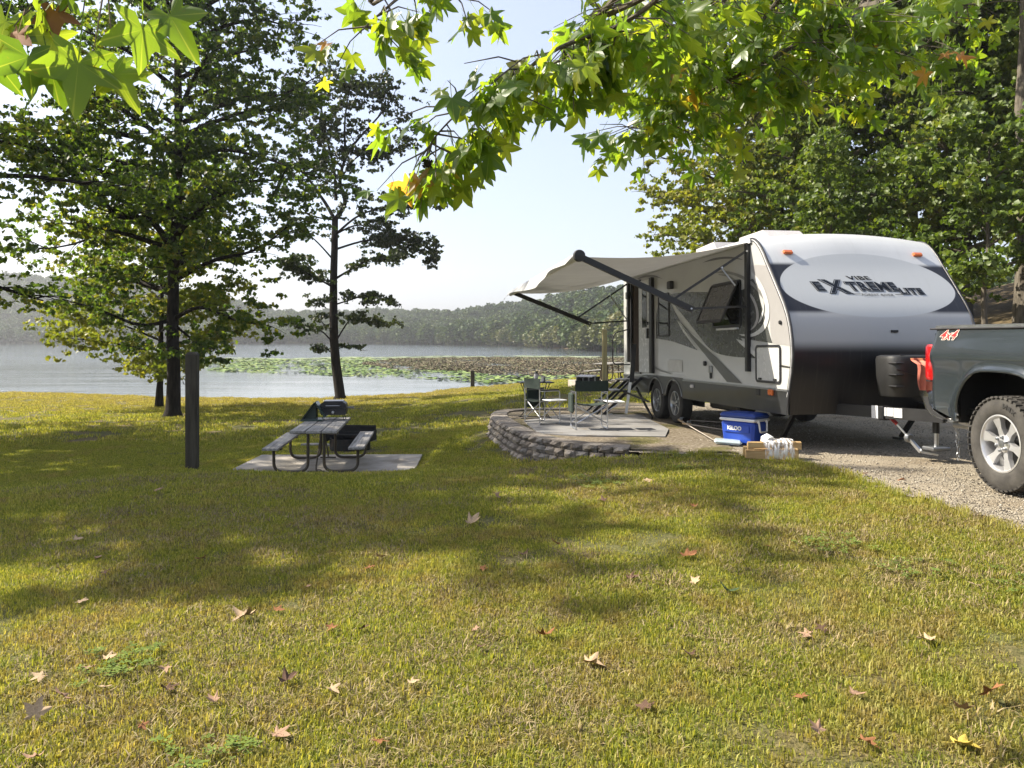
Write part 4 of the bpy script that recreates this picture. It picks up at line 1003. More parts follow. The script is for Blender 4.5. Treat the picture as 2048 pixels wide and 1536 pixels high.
# weight-distribution arm with red handle
def pt_(px, py, yv): v = tl(px, py, 1, yv); return v
A_ = pt_(1768,826,-.38); B_ = pt_(1806,858,-.55); C_ = pt_(1818,876,-.60); D_ = pt_(1842,904,-.72); E_ = pt_(1876,910,-.80)
b = MB(); b.bar(A_+Vector((0,0,.02)), A_.lerp(B_,.7), .03,.03, up=(0,1,0)); arm = b.build('stabilizer_handle', plain('red_grip', (.25,.02,.02), .5), tr)
MB().bar(A_.lerp(B_,.65), C_, .018,.018).build('stabilizer_rod', M_steel, arm); 
MB().lathe([(.04,-.03),(.05,-.02),(.05,.02),(.04,.03)], 14, Matrix.Translation(C_) @ Matrix.Rotation(R(90),4,'X')).build('clamp_disc', M_greymetal, arm)
MB().bar(C_, D_, .045,.03).build('stabilizer_bar', M_steel, arm); MB().bar(D_, E_, .045,.02).build('stabilizer_shoe', M_steel, arm)
MB().box(A_.x-.05,A_.x+.06,A_.y-.04,A_.y+.04,A_.z-.08,A_.z+.08,bev=.012).build('chain_bracket', M_black, tr)
for dx,dz in ((-.01,.03),(.03,.035),(0,-.03)): MB().lathe([(.012,0),(.012,.012),(0,.014)], 6, Matrix.Translation((A_.x+dx,A_.y-.04,A_.z+dz)) @ Matrix.Rotation(R(90),4,'X')).build('bolt', M_steel, tr)
# front stabilizer legs and second axle shadow parts
for x in (.35, W-.35): MB().bar((x,.55,.50),(x+.0,.95,.05),.05,.05).build('stabilizer_leg', M_black, tr); MB().box(x-.08,x+.08,.88,1.02,.02,.05).build('stabilizer_foot', M_black, tr)
MB().tube([(.5,2.6,.46),(.5,2.6,.14)], .03, 8).build('drain_pipe', M_black, tr)
MB().box(.35,.65,2.2,3.2,.30,.46,bev=.03).build('holding_tank', M_black, tr)

# fold-down steps
sp_ = empty('entry_steps', (-.02,5.72,0)); sp_.parent = tr
M_tread = plain('step_tread', (.05,.05,.05), .5, dirt=(.2,.2,.19))
steps_ = [(-.18,.66),(-.40,.46),(-.62,.26)]
for (x,z) in steps_:
    MB().box(x-.12,x+.12,-.33,.33,z-.02,z+.012,bev=.006).build('step', M_tread, sp_)
for y in (-.34,.34):
    MB().bar((-.0,y,.70),(-.74,y,.02),.03,.05).build('stringer', M_black, sp_); MB().bar((-.16,y,.70),(-.88,y,.02),.022,.035).build('stringer', M_black, sp_)
    MB().bar((-.60,y,.02),(-.60,y,.04),.08,.04).build('foot_pad', M_steel, sp_)
MB().bar((-.12,-.40,.52),(-.10,-1.20,.03),.03,.035).build('support_leg', M_black, sp_); MB().bar((-.35,-.36,.45),(-.10,-1.05,.30),.022,.03).build('support_leg', M_black, sp_)
hr = MB().bar((-.32,-.40,.05),(-.20,-.44,.95),.035,.05); hr.build('handrail_post', M_steel, sp_); MB().bar((-.225,-.44,.62),(-.17,-.46,1.32),.05,.08).build('handrail_grip', M_blackmat, sp_)

# ------------------------------------------------------------ awning
aw = empty('awning', (0,0,0)); aw.parent = tr; S = 2.31
def fabric_pt(u, w):   # u: 0 front..1 rear, w: 0 wall..1 roller
    t_ = 1.08+5.12*u; z = 2.62 - .23*w - .09*u*w - .10*math.sin(math.pi*w)*(.9+.3*math.sin(u*7))
    return (-.015-S*w, t_, z)
nu, nw = 28, 12; b = MB(); vs = [fabric_pt(i/nu, j/nw) for i in range(nu+1) for j in range(nw+1)]
b.add(vs, [(i*(nw+1)+j, (i+1)*(nw+1)+j, (i+1)*(nw+1)+j+1, i*(nw+1)+j+1) for i in range(nu) for j in range(nw)])
m = NT('awning_vinyl'); m.set(col=m.ramp(m.noise(2,4), [(.3,(.36,.36,.35)),(.7,(.44,.44,.43))]), rough=.55); tb = m.n('ShaderNodeBsdfTranslucent'); tb.inputs['Color'].default_value = (.45,.44,.42,1); mx = m.n('ShaderNodeMixShader'); mx.inputs[0].default_value = .10
m.l(m.b.outputs[0], mx.inputs[1]); m.l(tb.outputs[0], mx.inputs[2]); m.l(mx.outputs[0], m.out.inputs['Surface']); m.bump(m.noise(1.8, 3, stretch=(.6,2.5,1)), .3, .05)
M_awn = m.m
b.build('awning_fabric', M_awn, aw, smooth=True)
rz = fabric_pt(0,1)[2]
MB().tube([(-S-.01,1.0,rz+.0),(-S-.01,6.3,rz-.09)], .045, 14).build('roller', M_white, aw, smooth=True)
MB().lathe([(.0,-.05),(.06,-.045),(.078,0),(.07,.05),(0,.06)], 16, Matrix.Translation((-S-.01,.99,rz)) @ Matrix.Rotation(R(90),4,'X')).build('end_cap', M_blackmat, aw, smooth=True)
# valance hanging from the roller, blown outward
b = MB(); vs = []; nu = 60
for i in range(nu+1):
    u = i/nu; t_ = 1.02+5.22*u; f = .5+.5*math.sin(u*9.0+.6); g_ = math.sin(u*31)*.012
    z0 = rz-.09*u
    for j in range(5):
        k = j/4; vs.append((-S-.055-.10*k*(.6+.9*f)+g_*k, t_, z0+.03-k*.20*(.62+.38*(1-f))))
b.add(vs, [(i*5+j, (i+1)*5+j, (i+1)*5+j+1, i*5+j+1) for i in range(nu) for j in range(4)])
b.build('valance', M_awn, aw, smooth=True)
for t_, zz in ((1.10,0),(6.12,-.09)):
    MB().box(-.055,-.006,t_-.035,t_+.035,.93 if t_<3 else .98,2.60).build('wall_channel', M_black, aw)
    el = Vector((-.815,t_,1.745+zz*.2)); rl = Vector((-S+.02,t_-.03,rz+zz))
    MB().bar(rl, el.lerp(rl,-.02), .05,.075).build('upper_arm', M_black, aw)
    MB().bar(el+Vector((-.02,0,-.0)), (-.05,t_,1.78), .022,.028).build('lower_arm', M_black, aw)
    k0 = rl.lerp(el,.83); MB().bar(k0, (-.05,t_,2.50), .022,.03).build('strut', M_black, aw)
    k1 = k0.lerp(Vector((-.05,t_,2.50)), .66); MB().bar(k1, (-.06,t_-.0,1.80) if t_>3 else (-.20,t_,2.05), .014,.018).build('gas_spring', M_greymetal, aw)
    for q3 in (k1, el, Vector((-.05,t_,2.50))): MB().lathe([(.012,-.02),(.012,.02)], 8, Matrix.Translation(q3+Vector((0,-.02,0))) @ Matrix.Rotation(R(90),4,'X')).build('pivot_bolt', M_steel, aw)
MB().box(-.03,-.004,1.02,6.24,2.60,2.66).build('awning_rail', M_trimlite, aw)

# rag hanging over the jack head
M_rag = NT('orange_rag'); M_rag.set(col=M_rag.ramp(M_rag.noise(9,4), [(.35,(.45,.13,.09)),(.6,(.55,.20,.13)),(.75,(.55,.38,.10))]), rough=.9); M_rag = M_rag.m
rg = MB(); vs = []; nu, nw = 10, 14; RX = tl(1851,760,1,-.87).x
for i in range(nu+1):
    for j in range(nw+1):
        u = i/nu*2-1; w_ = j/nw; wd = .13*(1-.45*max(0,w_-.45)) ; z = 1.10-.42*w_*(1-.22*abs(math.sin(2.3*u+.4)))
        y = -.07-.02*math.sin(u*7+w_*2) + (.09 if w_ < .08 else 0)
        vs.append((RX+u*wd*.8+.015*math.sin(w_*6), JY+y-.02, z+(.02 if w_<.1 else 0)))
rg.add(vs, [(i*(nw+1)+j,(i+1)*(nw+1)+j,(i+1)*(nw+1)+j+1,i*(nw+1)+j+1) for i in range(nu) for j in range(nw)])
ro_ = rg.build('cloth_rag', M_rag, None, smooth=True); ro_.data.transform(TMX); tag(ro_, 'faded orange cloth hung behind the red truck tail light', 'cloth')

# ------------------------------------------------------------ pickup truck (tail towards the trailer)
TA = R(86); WX, WY = 4.21, 6.69     # outer face of the rear wheel
ang = math.atan2(-math.cos(TA)*1.0, math.sin(TA))     # direction to the tail
td = Vector((-math.cos(TA), math.sin(TA), 0))
tk = empty('pickup_truck', (WX, WY, 0), (0,0, math.atan2(td.y, td.x)-R(90))); tag(tk, 'dark grey pickup truck at the right edge, backed up to the trailer hitch', 'pickup truck')
# local: +y to the tail, +x across to the far side, x = 0 the near flank
m = NT('dark_slate_paint'); m.set(col=m.ramp(m.noise(1.2,3), [(.3,(.030,.038,.044)),(.7,(.038,.048,.055))]), rough=.24, coat=1.0, metal=.35); dd0 = m.n('ShaderNodeMapRange'); m.l(m.noise(5,6), dd0.inputs[0]); dd0.inputs[3].default_value = .02; dd0.inputs[4].default_value = .16; m.l(dd0.outputs[0], m.b.inputs['Coat Roughness']); m.b.inputs['Coat Roughness'].default_value = .04
vn = m.n('ShaderNodeTexVoronoi'); vn.inputs['Scale'].default_value = 900; m.l(m.coord(), vn.inputs['Vector']); M_truck = m.m
AC, AH, AR = 0.0, .44, .56      # arch centre y, height, radius
def flank_x(y, z):
    """bodyside: shoulder crease, fender bulge"""
    x = 0.035
    x -= .030*math.exp(-((z-1.17)/.10)**2)
    x += .05*ss(z, 1.22, 1.47) + .03*ss(-z, -.75, -.5)
    d = math.hypot(y-AC, z-AH)
    x -= .050*float(ss(-abs(d-.62), -.14, -.02))*float(ss(1.12-z, -.02, .08))
    x += .10*float(ss(y, .98, 1.14))
    return x
b = MB(); ny_, nz_ = 90, 40; y0, y1 = -2.2, 1.10; z0, z1 = .56, 1.43
G = {}; vs = []; fs = []
def topz(y): return z1
def botz(y): return .56 + .10*float(ss(y, .55, 1.1))
for i in range(ny_+1):
    y = y0+(y1-y0)*i/ny_; zb = botz(y); d = abs(y-AC)
    if d < AR: 
        k = (1-(d/AR)**3.2)**(1/3.2); zb = max(zb, AH+.625*k)
    for j in range(nz_+1):
        z = zb+(topz(y)-zb)*j/nz_; vs.append((flank_x(y,z), y, z))
for i in range(ny_):
    for j in range(nz_): a = i*(nz_+1)+j; fs.append((a, a+nz_+1, a+nz_+2, a+1))
# crisp arch: column positions snapped
b.add(vs, fs); bed = b.build('bedside', M_truck, tk, smooth=True)
# arch lip
lip = [(flank_x(AC+s_*AR*(math.cos(a)**(2/3.2) if math.cos(a)>0 else 0), AH+.625*max(0,math.sin(a))**(2/3.2))-.006, AC+s_*AR*max(0,math.cos(a))**(2/3.2), AH+.625*max(0,math.sin(a))**(2/3.2)) for s_, a in [(-1,x) for x in np.linspace(.18, math.pi/2, 16)]+[(1,x) for x in np.linspace(math.pi/2, .18, 16)[1:]]]
MB().tube(lip, .016, 8).build('arch_lip', M_truck, tk, smooth=True)
# inner well, bed floor, far side, tailgate
MB().box(.10,.55,-.66,.66,1.10,1.13).build('wheel_well', M_black, tk); MB().box(.52,.55,-.66,.66,.35,1.10).build('wheel_well', M_black, tk); MB().box(.08,.52,.62,.66,.55,1.10).build('wheel_well', M_black, tk); MB().box(.08,.52,-.66,-.62,.55,1.10).build('wheel_well', M_black, tk)
MB().box(.14,1.84,-2.2,1.05,.62,.68).build('bed_floor', M_black, tk)
MB().box(1.90,1.96,-2.2,1.08,.56,1.43).build('far_bedside', M_truck, tk)
tgm = MB(); tgm.box(.13,1.86,1.06,1.115,.70,1.415,bev=.02); tgm.build('tailgate', M_truck, tk)
MB().box(.005+.06,1.93,-2.2,1.09,1.431,1.448,bev=.006).build('rail_cap', M_blackmat, tk)
MB().box(.10,1.90,-2.15,1.02,1.45,1.475,bev=.012).build('tonneau_cover', plain('vinyl_cover', (.03,.03,.03), .5), tk)
MB().box(.092,.112,-2.15,1.03,1.449,1.472).build('cover_rail', M_steel, tk)
# tail light
m = NT('red_lens'); m.set(col=(.45,.01,.012), rough=.12, coat=1.0, spec=.6); M_red = m.m
b = MB(); pr = [(.93,.0),(.945,.045),(1.10,.055),(1.27,.04),(1.285,.0)]
vs = []
for z,_ in ((.93,0),(.96,1),(1.10,1),(1.115,1),(1.13,1),(1.26,1),(1.285,0)):
    k = .75 if z in (.93,1.285) else (.94 if abs(z-1.115)<.01 else 1)
    w_ = .004
    vs += [(.09-.062*k+.03, .955, z),(.09-.078*k+.0, 1.02, z),(.10-.075*k+.0, 1.09, z),(.16-.05*k, 1.150*1.0-(1-k)*.05, z),(.22, 1.155-(1-k)*.05, z),(.28,1.10,z)]
b.add(vs, [(i*6+j, i*6+j+1, (i+1)*6+j+1, (i+1)*6+j) for i in range(6) for j in range(5)]+[tuple(range(5,-1,-1)), tuple(range(36,42))]); tlg = b.build('tail_light', M_red, tk, smooth=True)
MB().box(.035,.10,1.02,1.10,.915,.93).build('light_bezel', M_black, tk)
# bumper
M_chrome = NT('chrome'); M_chrome.set(col=(.62,.62,.63), rough=.12, metal=1); M_chrome = M_chrome.m
b = MB(); b.box(.16,1.80,1.10,1.26,.60,.80,bev=.03); b.build('bumper', M_chrome, tk)
b = MB(); pts = [(1.24,.815),(1.25,.77),(1.20,.755),(1.13,.64),(1.02,.575),(.86,.555),(.80,.575),(.90,.60),(1.0,.635),(1.07,.70),(1.09,.79),(1.12,.82)]
b.poly([(.05,y,z) for y,z in pts], (.16,0,0)); b.build('bumper_end', M_chrome, tk)
MB().poly([(.044,y,z) for y,z in [(1.16,.75),(1.10,.64),(1.0,.59),(.86,.565),(.80,.575),(.9,.597),(1.0,.63),(1.06,.69),(1.08,.76)]], (.005,0,0)).build('bumper_pad', M_blackmat, tk)
MB().bar((.98,1.0,.46),(.98,1.42,.46),.07,.07).build('hitch_receiver', M_black, tk)
MB().tube([(.30,.62,.50),(.28,1.0,.49)], .035, 12).build('exhaust_pipe', M_greymetal, tk)
MB().bar((.18,.40,.52),(.30,.90,.52),.10,.03).build('splash_panel', M_lite, tk)
MB().box(.35,1.6,-2.2,1.0,.46,.60).build('chassis', M_black, tk); MB().tube([(.1,0,.42),(1.9,0,.42)], .06, 12).build('axle', M_black, tk)
# cab and front, out of frame to the right but real
b = MB(); cabp = [(-2.24,.50),(-2.24,1.42),(-2.30,1.90),(-2.55,1.97),(-4.1,1.97),(-4.85,1.45),(-5.9,1.38),(-6.05,1.2),(-6.05,.55),(-5.75,.50),(-5.62,.85),(-5.3,1.0),(-4.95,.88),(-4.8,.50)]
b.poly([(.03,y,z) for y,z in cabp], (1.90,0,0)); b.build('cab', M_truck, tk)
MB().poly([(.022,y,z) for y,z in [(-2.45,1.45),(-2.50,1.85),(-4.05,1.87),(-4.55,1.45)]], (.005,0,0)).build('side_glass', M_glass, tk)
M_al = plain('alloy_rim', (.62,.62,.63), .34, metal=.75, var=.04)
M_tyre = NT('tyre_rubber'); M_tyre.set(col=M_tyre.ramp(M_tyre.noise(7,5), [(.3,(.030,.028,.026)),(.7,(.07,.065,.058))]), rough=.85, spec=.3); M_tyre.bump(M_tyre.noise(90,3), .3, .005); M_tyre = M_tyre.m
rw = wheel(tk, (.14,0,.435), .415, .28, .245, M_tyre, M_al, 6, -1, ntread=44, fat=.95, name='wheel')
wheel(tk, (1.82,0,.435), .415, .28, .245, M_tyre, M_al, 6, 1, ntread=30, name='wheel'); wheel(tk, (.14,-5.3,.435), .415, .28, .245, M_tyre, M_al, 6, -1, ntread=30, name='wheel'); wheel(tk, (1.82,-5.3,.435), .415, .28, .245, M_tyre, M_al, 6, 1, ntread=30, name='wheel')
# raised tyre lettering, curved round the sidewall
for k, ch in enumerate('XBN'):
    a = R(122-9*k)
    text_mesh('tyre_lettering', ch, .055, plain('tyre_letter', (.018,.017,.016), .8) if k == 0 else bpy.data.materials['tyre_letter'], rw, .002, .002, 0, 1, sx=1.3,
              fn=lambda c, a=a: (lambda rr, aa: Vector((-.146-c.z, -rr*math.cos(math.pi-aa)*-1*-1, rr*math.sin(aa))))(.335+c.y, a-c.x/.335))
# 4x4 sticker on the bedside
M_st = plain('sticker_red', (.55,.02,.02), .4); M_stw = plain('sticker_white', (.75,.72,.62), .4)
def sfn(lift): return lambda c: Vector((flank_x(.79-c.x, 1.365+c.y)-lift-c.z, .79-c.x, 1.375+c.y))
text_mesh('sticker_lettering', '4x4', .13, M_stw, tk, .0004, .006, .35, .9, fn=sfn(.004), sx=1.35)
text_mesh('sticker_lettering', '4x4', .13, M_st, tk, .0004, .0015, .35, .9, fn=sfn(.006), sx=1.35)

# ------------------------------------------------------------ trees
def leaf_quads(C, size, seed, droop=.6, flat=.12):
    """kite-shaped folded leaves, 2 triangles each, at centres C"""
    r = np.random.default_rng(seed); n = len(C)
    N = r.normal(size=(n,3)); N[:,2] = np.abs(N[:,2])*.8+flat; N /= np.linalg.norm(N, axis=1, keepdims=True)
    D = r.normal(size=(n,3)); D[:,2] -= droop; D -= N*(D*N).sum(1, keepdims=True); D /= np.linalg.norm(D, axis=1, keepdims=True)
    S = np.cross(N, D); s = (size*r.uniform(.65, 1.3, n))[:,None]
    a = C - D*s*.5; b = C + S*s*.42 + N*s*.10 + D*s*.02; c = C + D*s*.55 - N*s*.08; d = C - S*s*.42 + N*s*.10 + D*s*.02
    V = np.stack([a,b,c,d], 1).reshape(-1,3); base = np.arange(n)[:,None]*4
    Fc = np.concatenate([base+np.array([[0,1,2]]), base+np.array([[0,2,3]])], 0)
    return V, Fc

def bezier(p0, p1, p2, n):
    return [p0*(1-t)**2 + p1*2*t*(1-t) + p2*t*t for t in np.linspace(0,1,n)]

def build_tree(name, label, cat, base, trunk, r0, limbs, leaf, mat_leaf, mat_bark, seed, n_leaf, spray=(.8,.28), group=None, twigs=9, bare=(.22,), spread=.42, taper=.3):
    """trunk: world polyline; limbs: list of (polyline, radius, weight). leaves hang in flattened sprays along the twigs"""
    r = np.random.default_rng(seed); t = empty(name, tuple(base)); tag(t, label, cat, group)
    b = MB(); bl = Vector(base); nT = len(trunk)
    tk_ = [p-bl for p in trunk]; rad = [r0*(1-(1-taper)*i/(nT-1)) for i in range(nT)]; rad[0] *= 1.45
    if nT > 3: rad[1] *= 1.05
    b.tube(tk_, rad, 12); 
    C = []; 
    wts = []
    for pl, lr, w in limbs:
        pl = [Vector(p)-bl for p in pl]; sm = catmull(pl, 5); m_ = len(sm)
        b.tube(sm, [max(.010, lr*(1-.85*i/(m_-1))) for i in range(m_)], 6)
        L = sum((sm[i+1]-sm[i]).length for i in range(m_-1))
        nt_ = max(3, int(twigs*w))
        for k in range(nt_):
            u = bare[0]+(1-bare[0])*(k+r.uniform(0,1))/nt_; i = min(m_-2, int(u*(m_-1))); f = u*(m_-1)-i
            p = sm[i].lerp(sm[i+1], f); d = (sm[i+1]-sm[i]).normalized()
            az = r.uniform(0, 2*math.pi); q_ = Vector((math.cos(az), math.sin(az), r.uniform(-.35,.45)))
            dr_ = (d*.75+q_*.9).normalized(); tl_ = L*spread*r.uniform(.45, 1.0)*(1.15-.55*u)
            e = p+dr_*tl_; mid = p.lerp(e,.5)+Vector((0,0,tl_*.10)); e.z -= tl_*.06
            tw = bezier(p, mid, e, 5); b.tube(tw, [max(.006,lr*.22*(1-.8*j/4)) for j in range(5)], 4, cap=False)
            C.append((p, mid, e)); wts.append(tl_*w/ max(w,.3))
    o_ = b.build('trunk', mat_bark, t, smooth=True)
    A = np.array([[list(x) for x in c] for c in C]); wts = np.array(wts); wts /= wts.sum()
    # small sprays: each an elongated cluster of leaves
    ns = max(1, n_leaf//16); ci = r.choice(len(A), ns, p=wts); u = r.uniform(.12, 1.08, ns)[:,None]
    cen = A[ci,0]*(1-u)**2+A[ci,1]*2*u*(1-u)+A[ci,2]*u*u
    tlw = np.linalg.norm(A[ci,2]-A[ci,0], axis=1)[:,None]
    cen = cen + r.normal(size=(ns,3))*np.array([spray[0],spray[0],spray[1]])*np.minimum(1, tlw*.5+.25)
    dirs = r.normal(size=(ns,3)); dirs[:,2] *= .25; dirs /= np.linalg.norm(dirs, axis=1, keepdims=True)
    ln = r.uniform(.2,.6,ns)*spray[0]
    P_ = cen[:,None,:] + dirs[:,None,:]*(r.uniform(-1,1,(ns,16,1))*ln[:,None,None]) + r.normal(size=(ns,16,3))*np.array([.10,.10,.06])*spray[0]
    V, Fc = leaf_quads(P_.reshape(-1,3), leaf, seed+1)
    arr_mesh('crown', V, Fc, mat_leaf, t)
    return t

def auto_limbs(trunk, n, h0, length, seed, r0, up=.6, droop=0.0, lean=None, top=.5):
    r = np.random.default_rng(seed); L = []; m = len(trunk)-1; az = r.uniform(0,6.28)
    H0 = trunk[0].z; H1 = trunk[-1].z
    for k in range(n):
        f = (k+.5)/n; z = H0+h0+(H1-H0-h0)*f**.9; i = max(0, min(m-1, sum(1 for p in trunk if p.z <= z)-1)); p = trunk[i].lerp(trunk[i+1], (z-trunk[i].z)/max(.01,(trunk[i+1].z-trunk[i].z)))
        az += 2.4+r.uniform(-.4,.4); d = Vector((math.cos(az), math.sin(az), 0))
        if lean is not None: d = (d+Vector(lean)).normalized()
        ln = length*((1-f)**.75*(1-top)+top)*r.uniform(.75,1.15)
        if f < .12: ln *= .8
        e = p+d*ln+Vector((0,0,ln*(up*(.4+f)-droop*(1-f)))); mid = p+d*ln*.5+Vector((0,0,ln*.32*(.4+f)))
        L.append(([p, mid, e], r0*.42*(1-.6*f), .6+.8*ln/length))
    return L

def wob_trunk(base, top, n, amp, seed):
    r = random.Random(seed); out = []
    for i in range(n+1):
        t = i/n; p = Vector(base).lerp(Vector(top), t); 
        if 0 < i: p += Vector((r.uniform(-amp,amp), r.uniform(-amp,amp), 0))
        out.append(p)
    return out

def bark(name, a, b_, sc=9):
    m = NT(name); co = m.coord(); n1 = m.noise(sc, 6, co=co, stretch=(1.6,1.6,.28)); m.set(col=m.ramp(n1, [(.3,b_),(.65,a)]), rough=.95, spec=.15); m.bump(n1, .9, .04); return m.m
B_dark = bark('dark_bark', (.034,.028,.023), (.011,.009,.008)); B_grey = bark('grey_bark', (.16,.14,.11), (.05,.042,.033)); B_limb = bark('pale_bark', (.22,.19,.15), (.08,.07,.055))
L_maple = leaf_mat('maple_leaf', [(0,(.018,.034,.008)),(.45,(.042,.070,.013)),(.8,(.09,.115,.018)),(1,(.17,.14,.022))], trans=.5, bright=3.0)
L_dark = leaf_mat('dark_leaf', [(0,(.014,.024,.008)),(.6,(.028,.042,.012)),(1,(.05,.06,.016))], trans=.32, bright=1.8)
L_gum = leaf_mat('woodland_leaf', [(0,(.05,.085,.015)),(.5,(.10,.145,.026)),(.85,(.16,.19,.035)),(1,(.24,.21,.04))], trans=.35, bright=1.8)
L_yel = leaf_mat('yellow_green_leaf', [(0,(.08,.11,.018)),(.5,(.15,.17,.028)),(1,(.25,.22,.045))], trans=.42, bright=1.9)

# left maple
bx, by = P(345,830,28).x, 28.0; bz = gz(bx, by)-.08
T1 = [Vector((bx+dx, by+dy, bz+dz)) for dx,dy,dz in ((0,0,0),(.02,0,.35),(.05,0,1.5),(.0,0,3.2),(.03,.05,5.5),(.14,.1,8),(.18,.1,10.5),(.1,.2,13),(.2,.2,16),(.25,.3,19)) ]
T1b = [T1[0]]+T1[1:]
L1 = auto_limbs(T1, 34, 4.2, 5.0, 3, .34, up=.45, top=.5)
def limb_px(pts, Y0, dY): return [P(x,y,Y0+dY*i/(len(pts)-1)) for i,(x,y) in enumerate(pts)]
L1 += [(limb_px([(345,500),(300,440),(230,430),(190,370),(90,330)],28,-3),.13,1.6),(limb_px([(345,640),(400,615),(470,640),(530,650)],28,-1.5),.09,1.0),(limb_px([(345,640),(280,650),(200,620),(130,600)],28,-2),.09,1.0),
       (limb_px([(350,560),(430,520),(510,500),(580,450)],28,-1),.1,1.1),(limb_px([(350,330),(440,300),(540,320),(620,350)],28,-2),.1,1.5),(limb_px([(355,250),(470,200),(560,190),(640,150)],28,1),.1,1.3),(limb_px([(350,300),(250,270),(150,265),(0,290)],28,-4),.12,1.3),
       (limb_px([(345,420),(260,400),(170,480),(60,500)],28,1),.1,1.1),(limb_px([(350,120),(430,60),(520,40),(590,60)],28,0),.1,1.4),(limb_px([(350,660),(330,690),(300,700),(250,690)],28,-1),.05,.6),(limb_px([(350,650),(400,690),(440,700)],28,-1),.05,.5)]
build_tree('maple_tree', 'large dark maple rising from the sunlit lawn behind the grey post', 'tree', (bx,by,bz), T1b, .27, L1, .17, L_maple, B_dark, 5, 52000, spray=(.62,.42), twigs=12, spread=.5)

# slender tree by the water
def q_(x, y, Y=41): return P(x, y, Y)
tb = q_(680,799); tb.z = gz(tb.x, 41)-.05
T2 = [tb, q_(680,790), q_(672,730), q_(668,680), q_(667,620), q_(667,560), q_(669,500), q_(670,440)]
L2 = []
for pts, lr, w, dy in [([(670,440),(650,405),(625,370),(600,330),(570,300)],.11,1.3,2),([(670,440),(690,405),(680,360),(700,300),(760,230),(790,190)],.13,2.0,-1),([(680,360),(720,310),(780,310),(810,290)],.06,1.0,1),([(672,400),(668,340),(650,260),(640,190),(640,130)],.10,1.7,1),([(690,300),(690,240),(700,180),(720,160)],.07,1.5,-2),
    ([(650,300),(615,250),(600,200),(590,170)],.06,1.1,2),([(670,470),(720,430),(790,410),(855,400)],.07,1.4,-3),([(667,500),(740,480),(800,490),(860,515)],.07,1.6,2),([(668,470),(720,450),(790,470),(855,485)],.06,1.4,1),([(667,560),(700,540),(740,520),(800,520)],.07,1.1,-2),([(667,575),(640,560),(610,545),(560,525)],.06,1.3,-2),([(667,575),(650,560),(600,520),(575,515)],.05,.9,2),
    ([(668,610),(700,600),(740,590),(775,600)],.05,1.2,-1),([(668,690),(700,640),(730,640),(760,650)],.05,1.1,1),([(670,690),(640,660),(600,650),(580,645)],.05,.9,-1),([(670,700),(700,690),(720,700),(735,700)],.03,.5,0),([(668,640),(650,650),(630,620),(640,600)],.04,.6,1),([(672,720),(650,690),(650,700),(640,700)],.02,.3,0),([(667,520),(630,480),(590,450),(560,430)],.05,.8,1),([(668,440),(620,430),(590,400),(560,390)],.05,.8,-2)]:
    L2.append((limb_px(pts, 41, dy), lr, w))
build_tree('slender_tree', 'slender dark forked tree standing at the waterline beyond the picnic table', 'tree', tuple(tb), T2, .28, L2, .19, L_dark, B_dark, 9, 19000, spray=(.75,.24), twigs=7, bare=(.3,), spread=.30, taper=.6)

# shade trees to the left; their boughs reach into the picture
def simple_tree(name, label, x, y, H, rad_, r0, leafm, barkm, seed, n, leaf=.14, h0=3.0, nl=22, lean=None, group=None, cat='tree', droop=.1, spray=(.75,.3), amp=.12):
    bz_ = gz(x,y)-.1; T = wob_trunk((x,y,bz_),(x+random.uniform(-.4,.4),y,bz_+H*.93),9,amp,seed)
    L_ = auto_limbs(T, nl, h0, rad_, seed, r0*1.1, lean=lean, droop=droop)
    return build_tree(name, label, cat, (x,y,bz_), T, r0, L_, leaf, leafm, barkm, seed, n, group=group, spray=spray, taper=.2)
L_ex = auto_limbs
t3 = simple_tree('maple_tree', 'dark leafy tree whose boughs enter at the far left edge', -16.8, 19, 15.5, 6.6, .32, L_maple, B_dark, 21, 46000, h0=3.4, droop=.22, nl=30)
t4 = simple_tree('maple_tree', 'tall shade tree just left of the frame casting the lawn shadow', -16.6, 12.0, 14.5, 5.2, .3, L_maple, B_dark, 22, 44000, h0=3.6, leaf=.2, nl=30)
t5 = simple_tree('maple_tree', 'broad shade tree left of the frame farthest from the camera', -24, 21.5, 17, 6.5, .33, L_maple, B_dark, 25, 18000, h0=4.5, leaf=.2)

simple_tree('young_maple_tree', 'bright backlit yellow green tree behind the big dark maple trunk', P(318,700,34).x, 34, 10.2, 4.6, .14, L_yel, B_dark, 61, 26000, leaf=.17, h0=1.2, nl=24)
# woodland behind and right of the trailer
wood = [(9.2,31,13.5,4.2,.20,L_yel,B_grey,31,15000,.14,2.5,'yellow green tree whose crown meets the sky beyond the awning'),
        (11.5,27,14,4.6,.24,L_gum,B_grey,32,20000,.14,2.5,'bright green leafy tree directly above the trailer roof vent'),
        (14.5,25,16,5.0,.28,L_gum,B_grey,33,22000,.14,2.0,'dense green tree above the middle of the trailer front'),
        (17.5,23,16,5.0,.28,L_gum,B_dark,34,20000,.14,2.0,'dense green tree above the right shoulder of the trailer'),
        (12.7,19.0,17,4.8,.25,L_gum,B_grey,35,15000,.14,7.5,'tall tree with a bare rough trunk at the right edge behind the truck'),
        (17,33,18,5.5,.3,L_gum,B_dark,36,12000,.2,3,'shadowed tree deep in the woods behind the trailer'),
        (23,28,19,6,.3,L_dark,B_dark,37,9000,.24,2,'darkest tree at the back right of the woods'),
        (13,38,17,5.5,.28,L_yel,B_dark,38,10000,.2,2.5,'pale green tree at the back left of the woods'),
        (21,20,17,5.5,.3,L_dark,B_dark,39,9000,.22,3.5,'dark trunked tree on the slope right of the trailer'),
        (26,36,20,6.5,.3,L_dark,B_dark,40,8000,.26,2,'tall dark tree closing the woods at the back')]
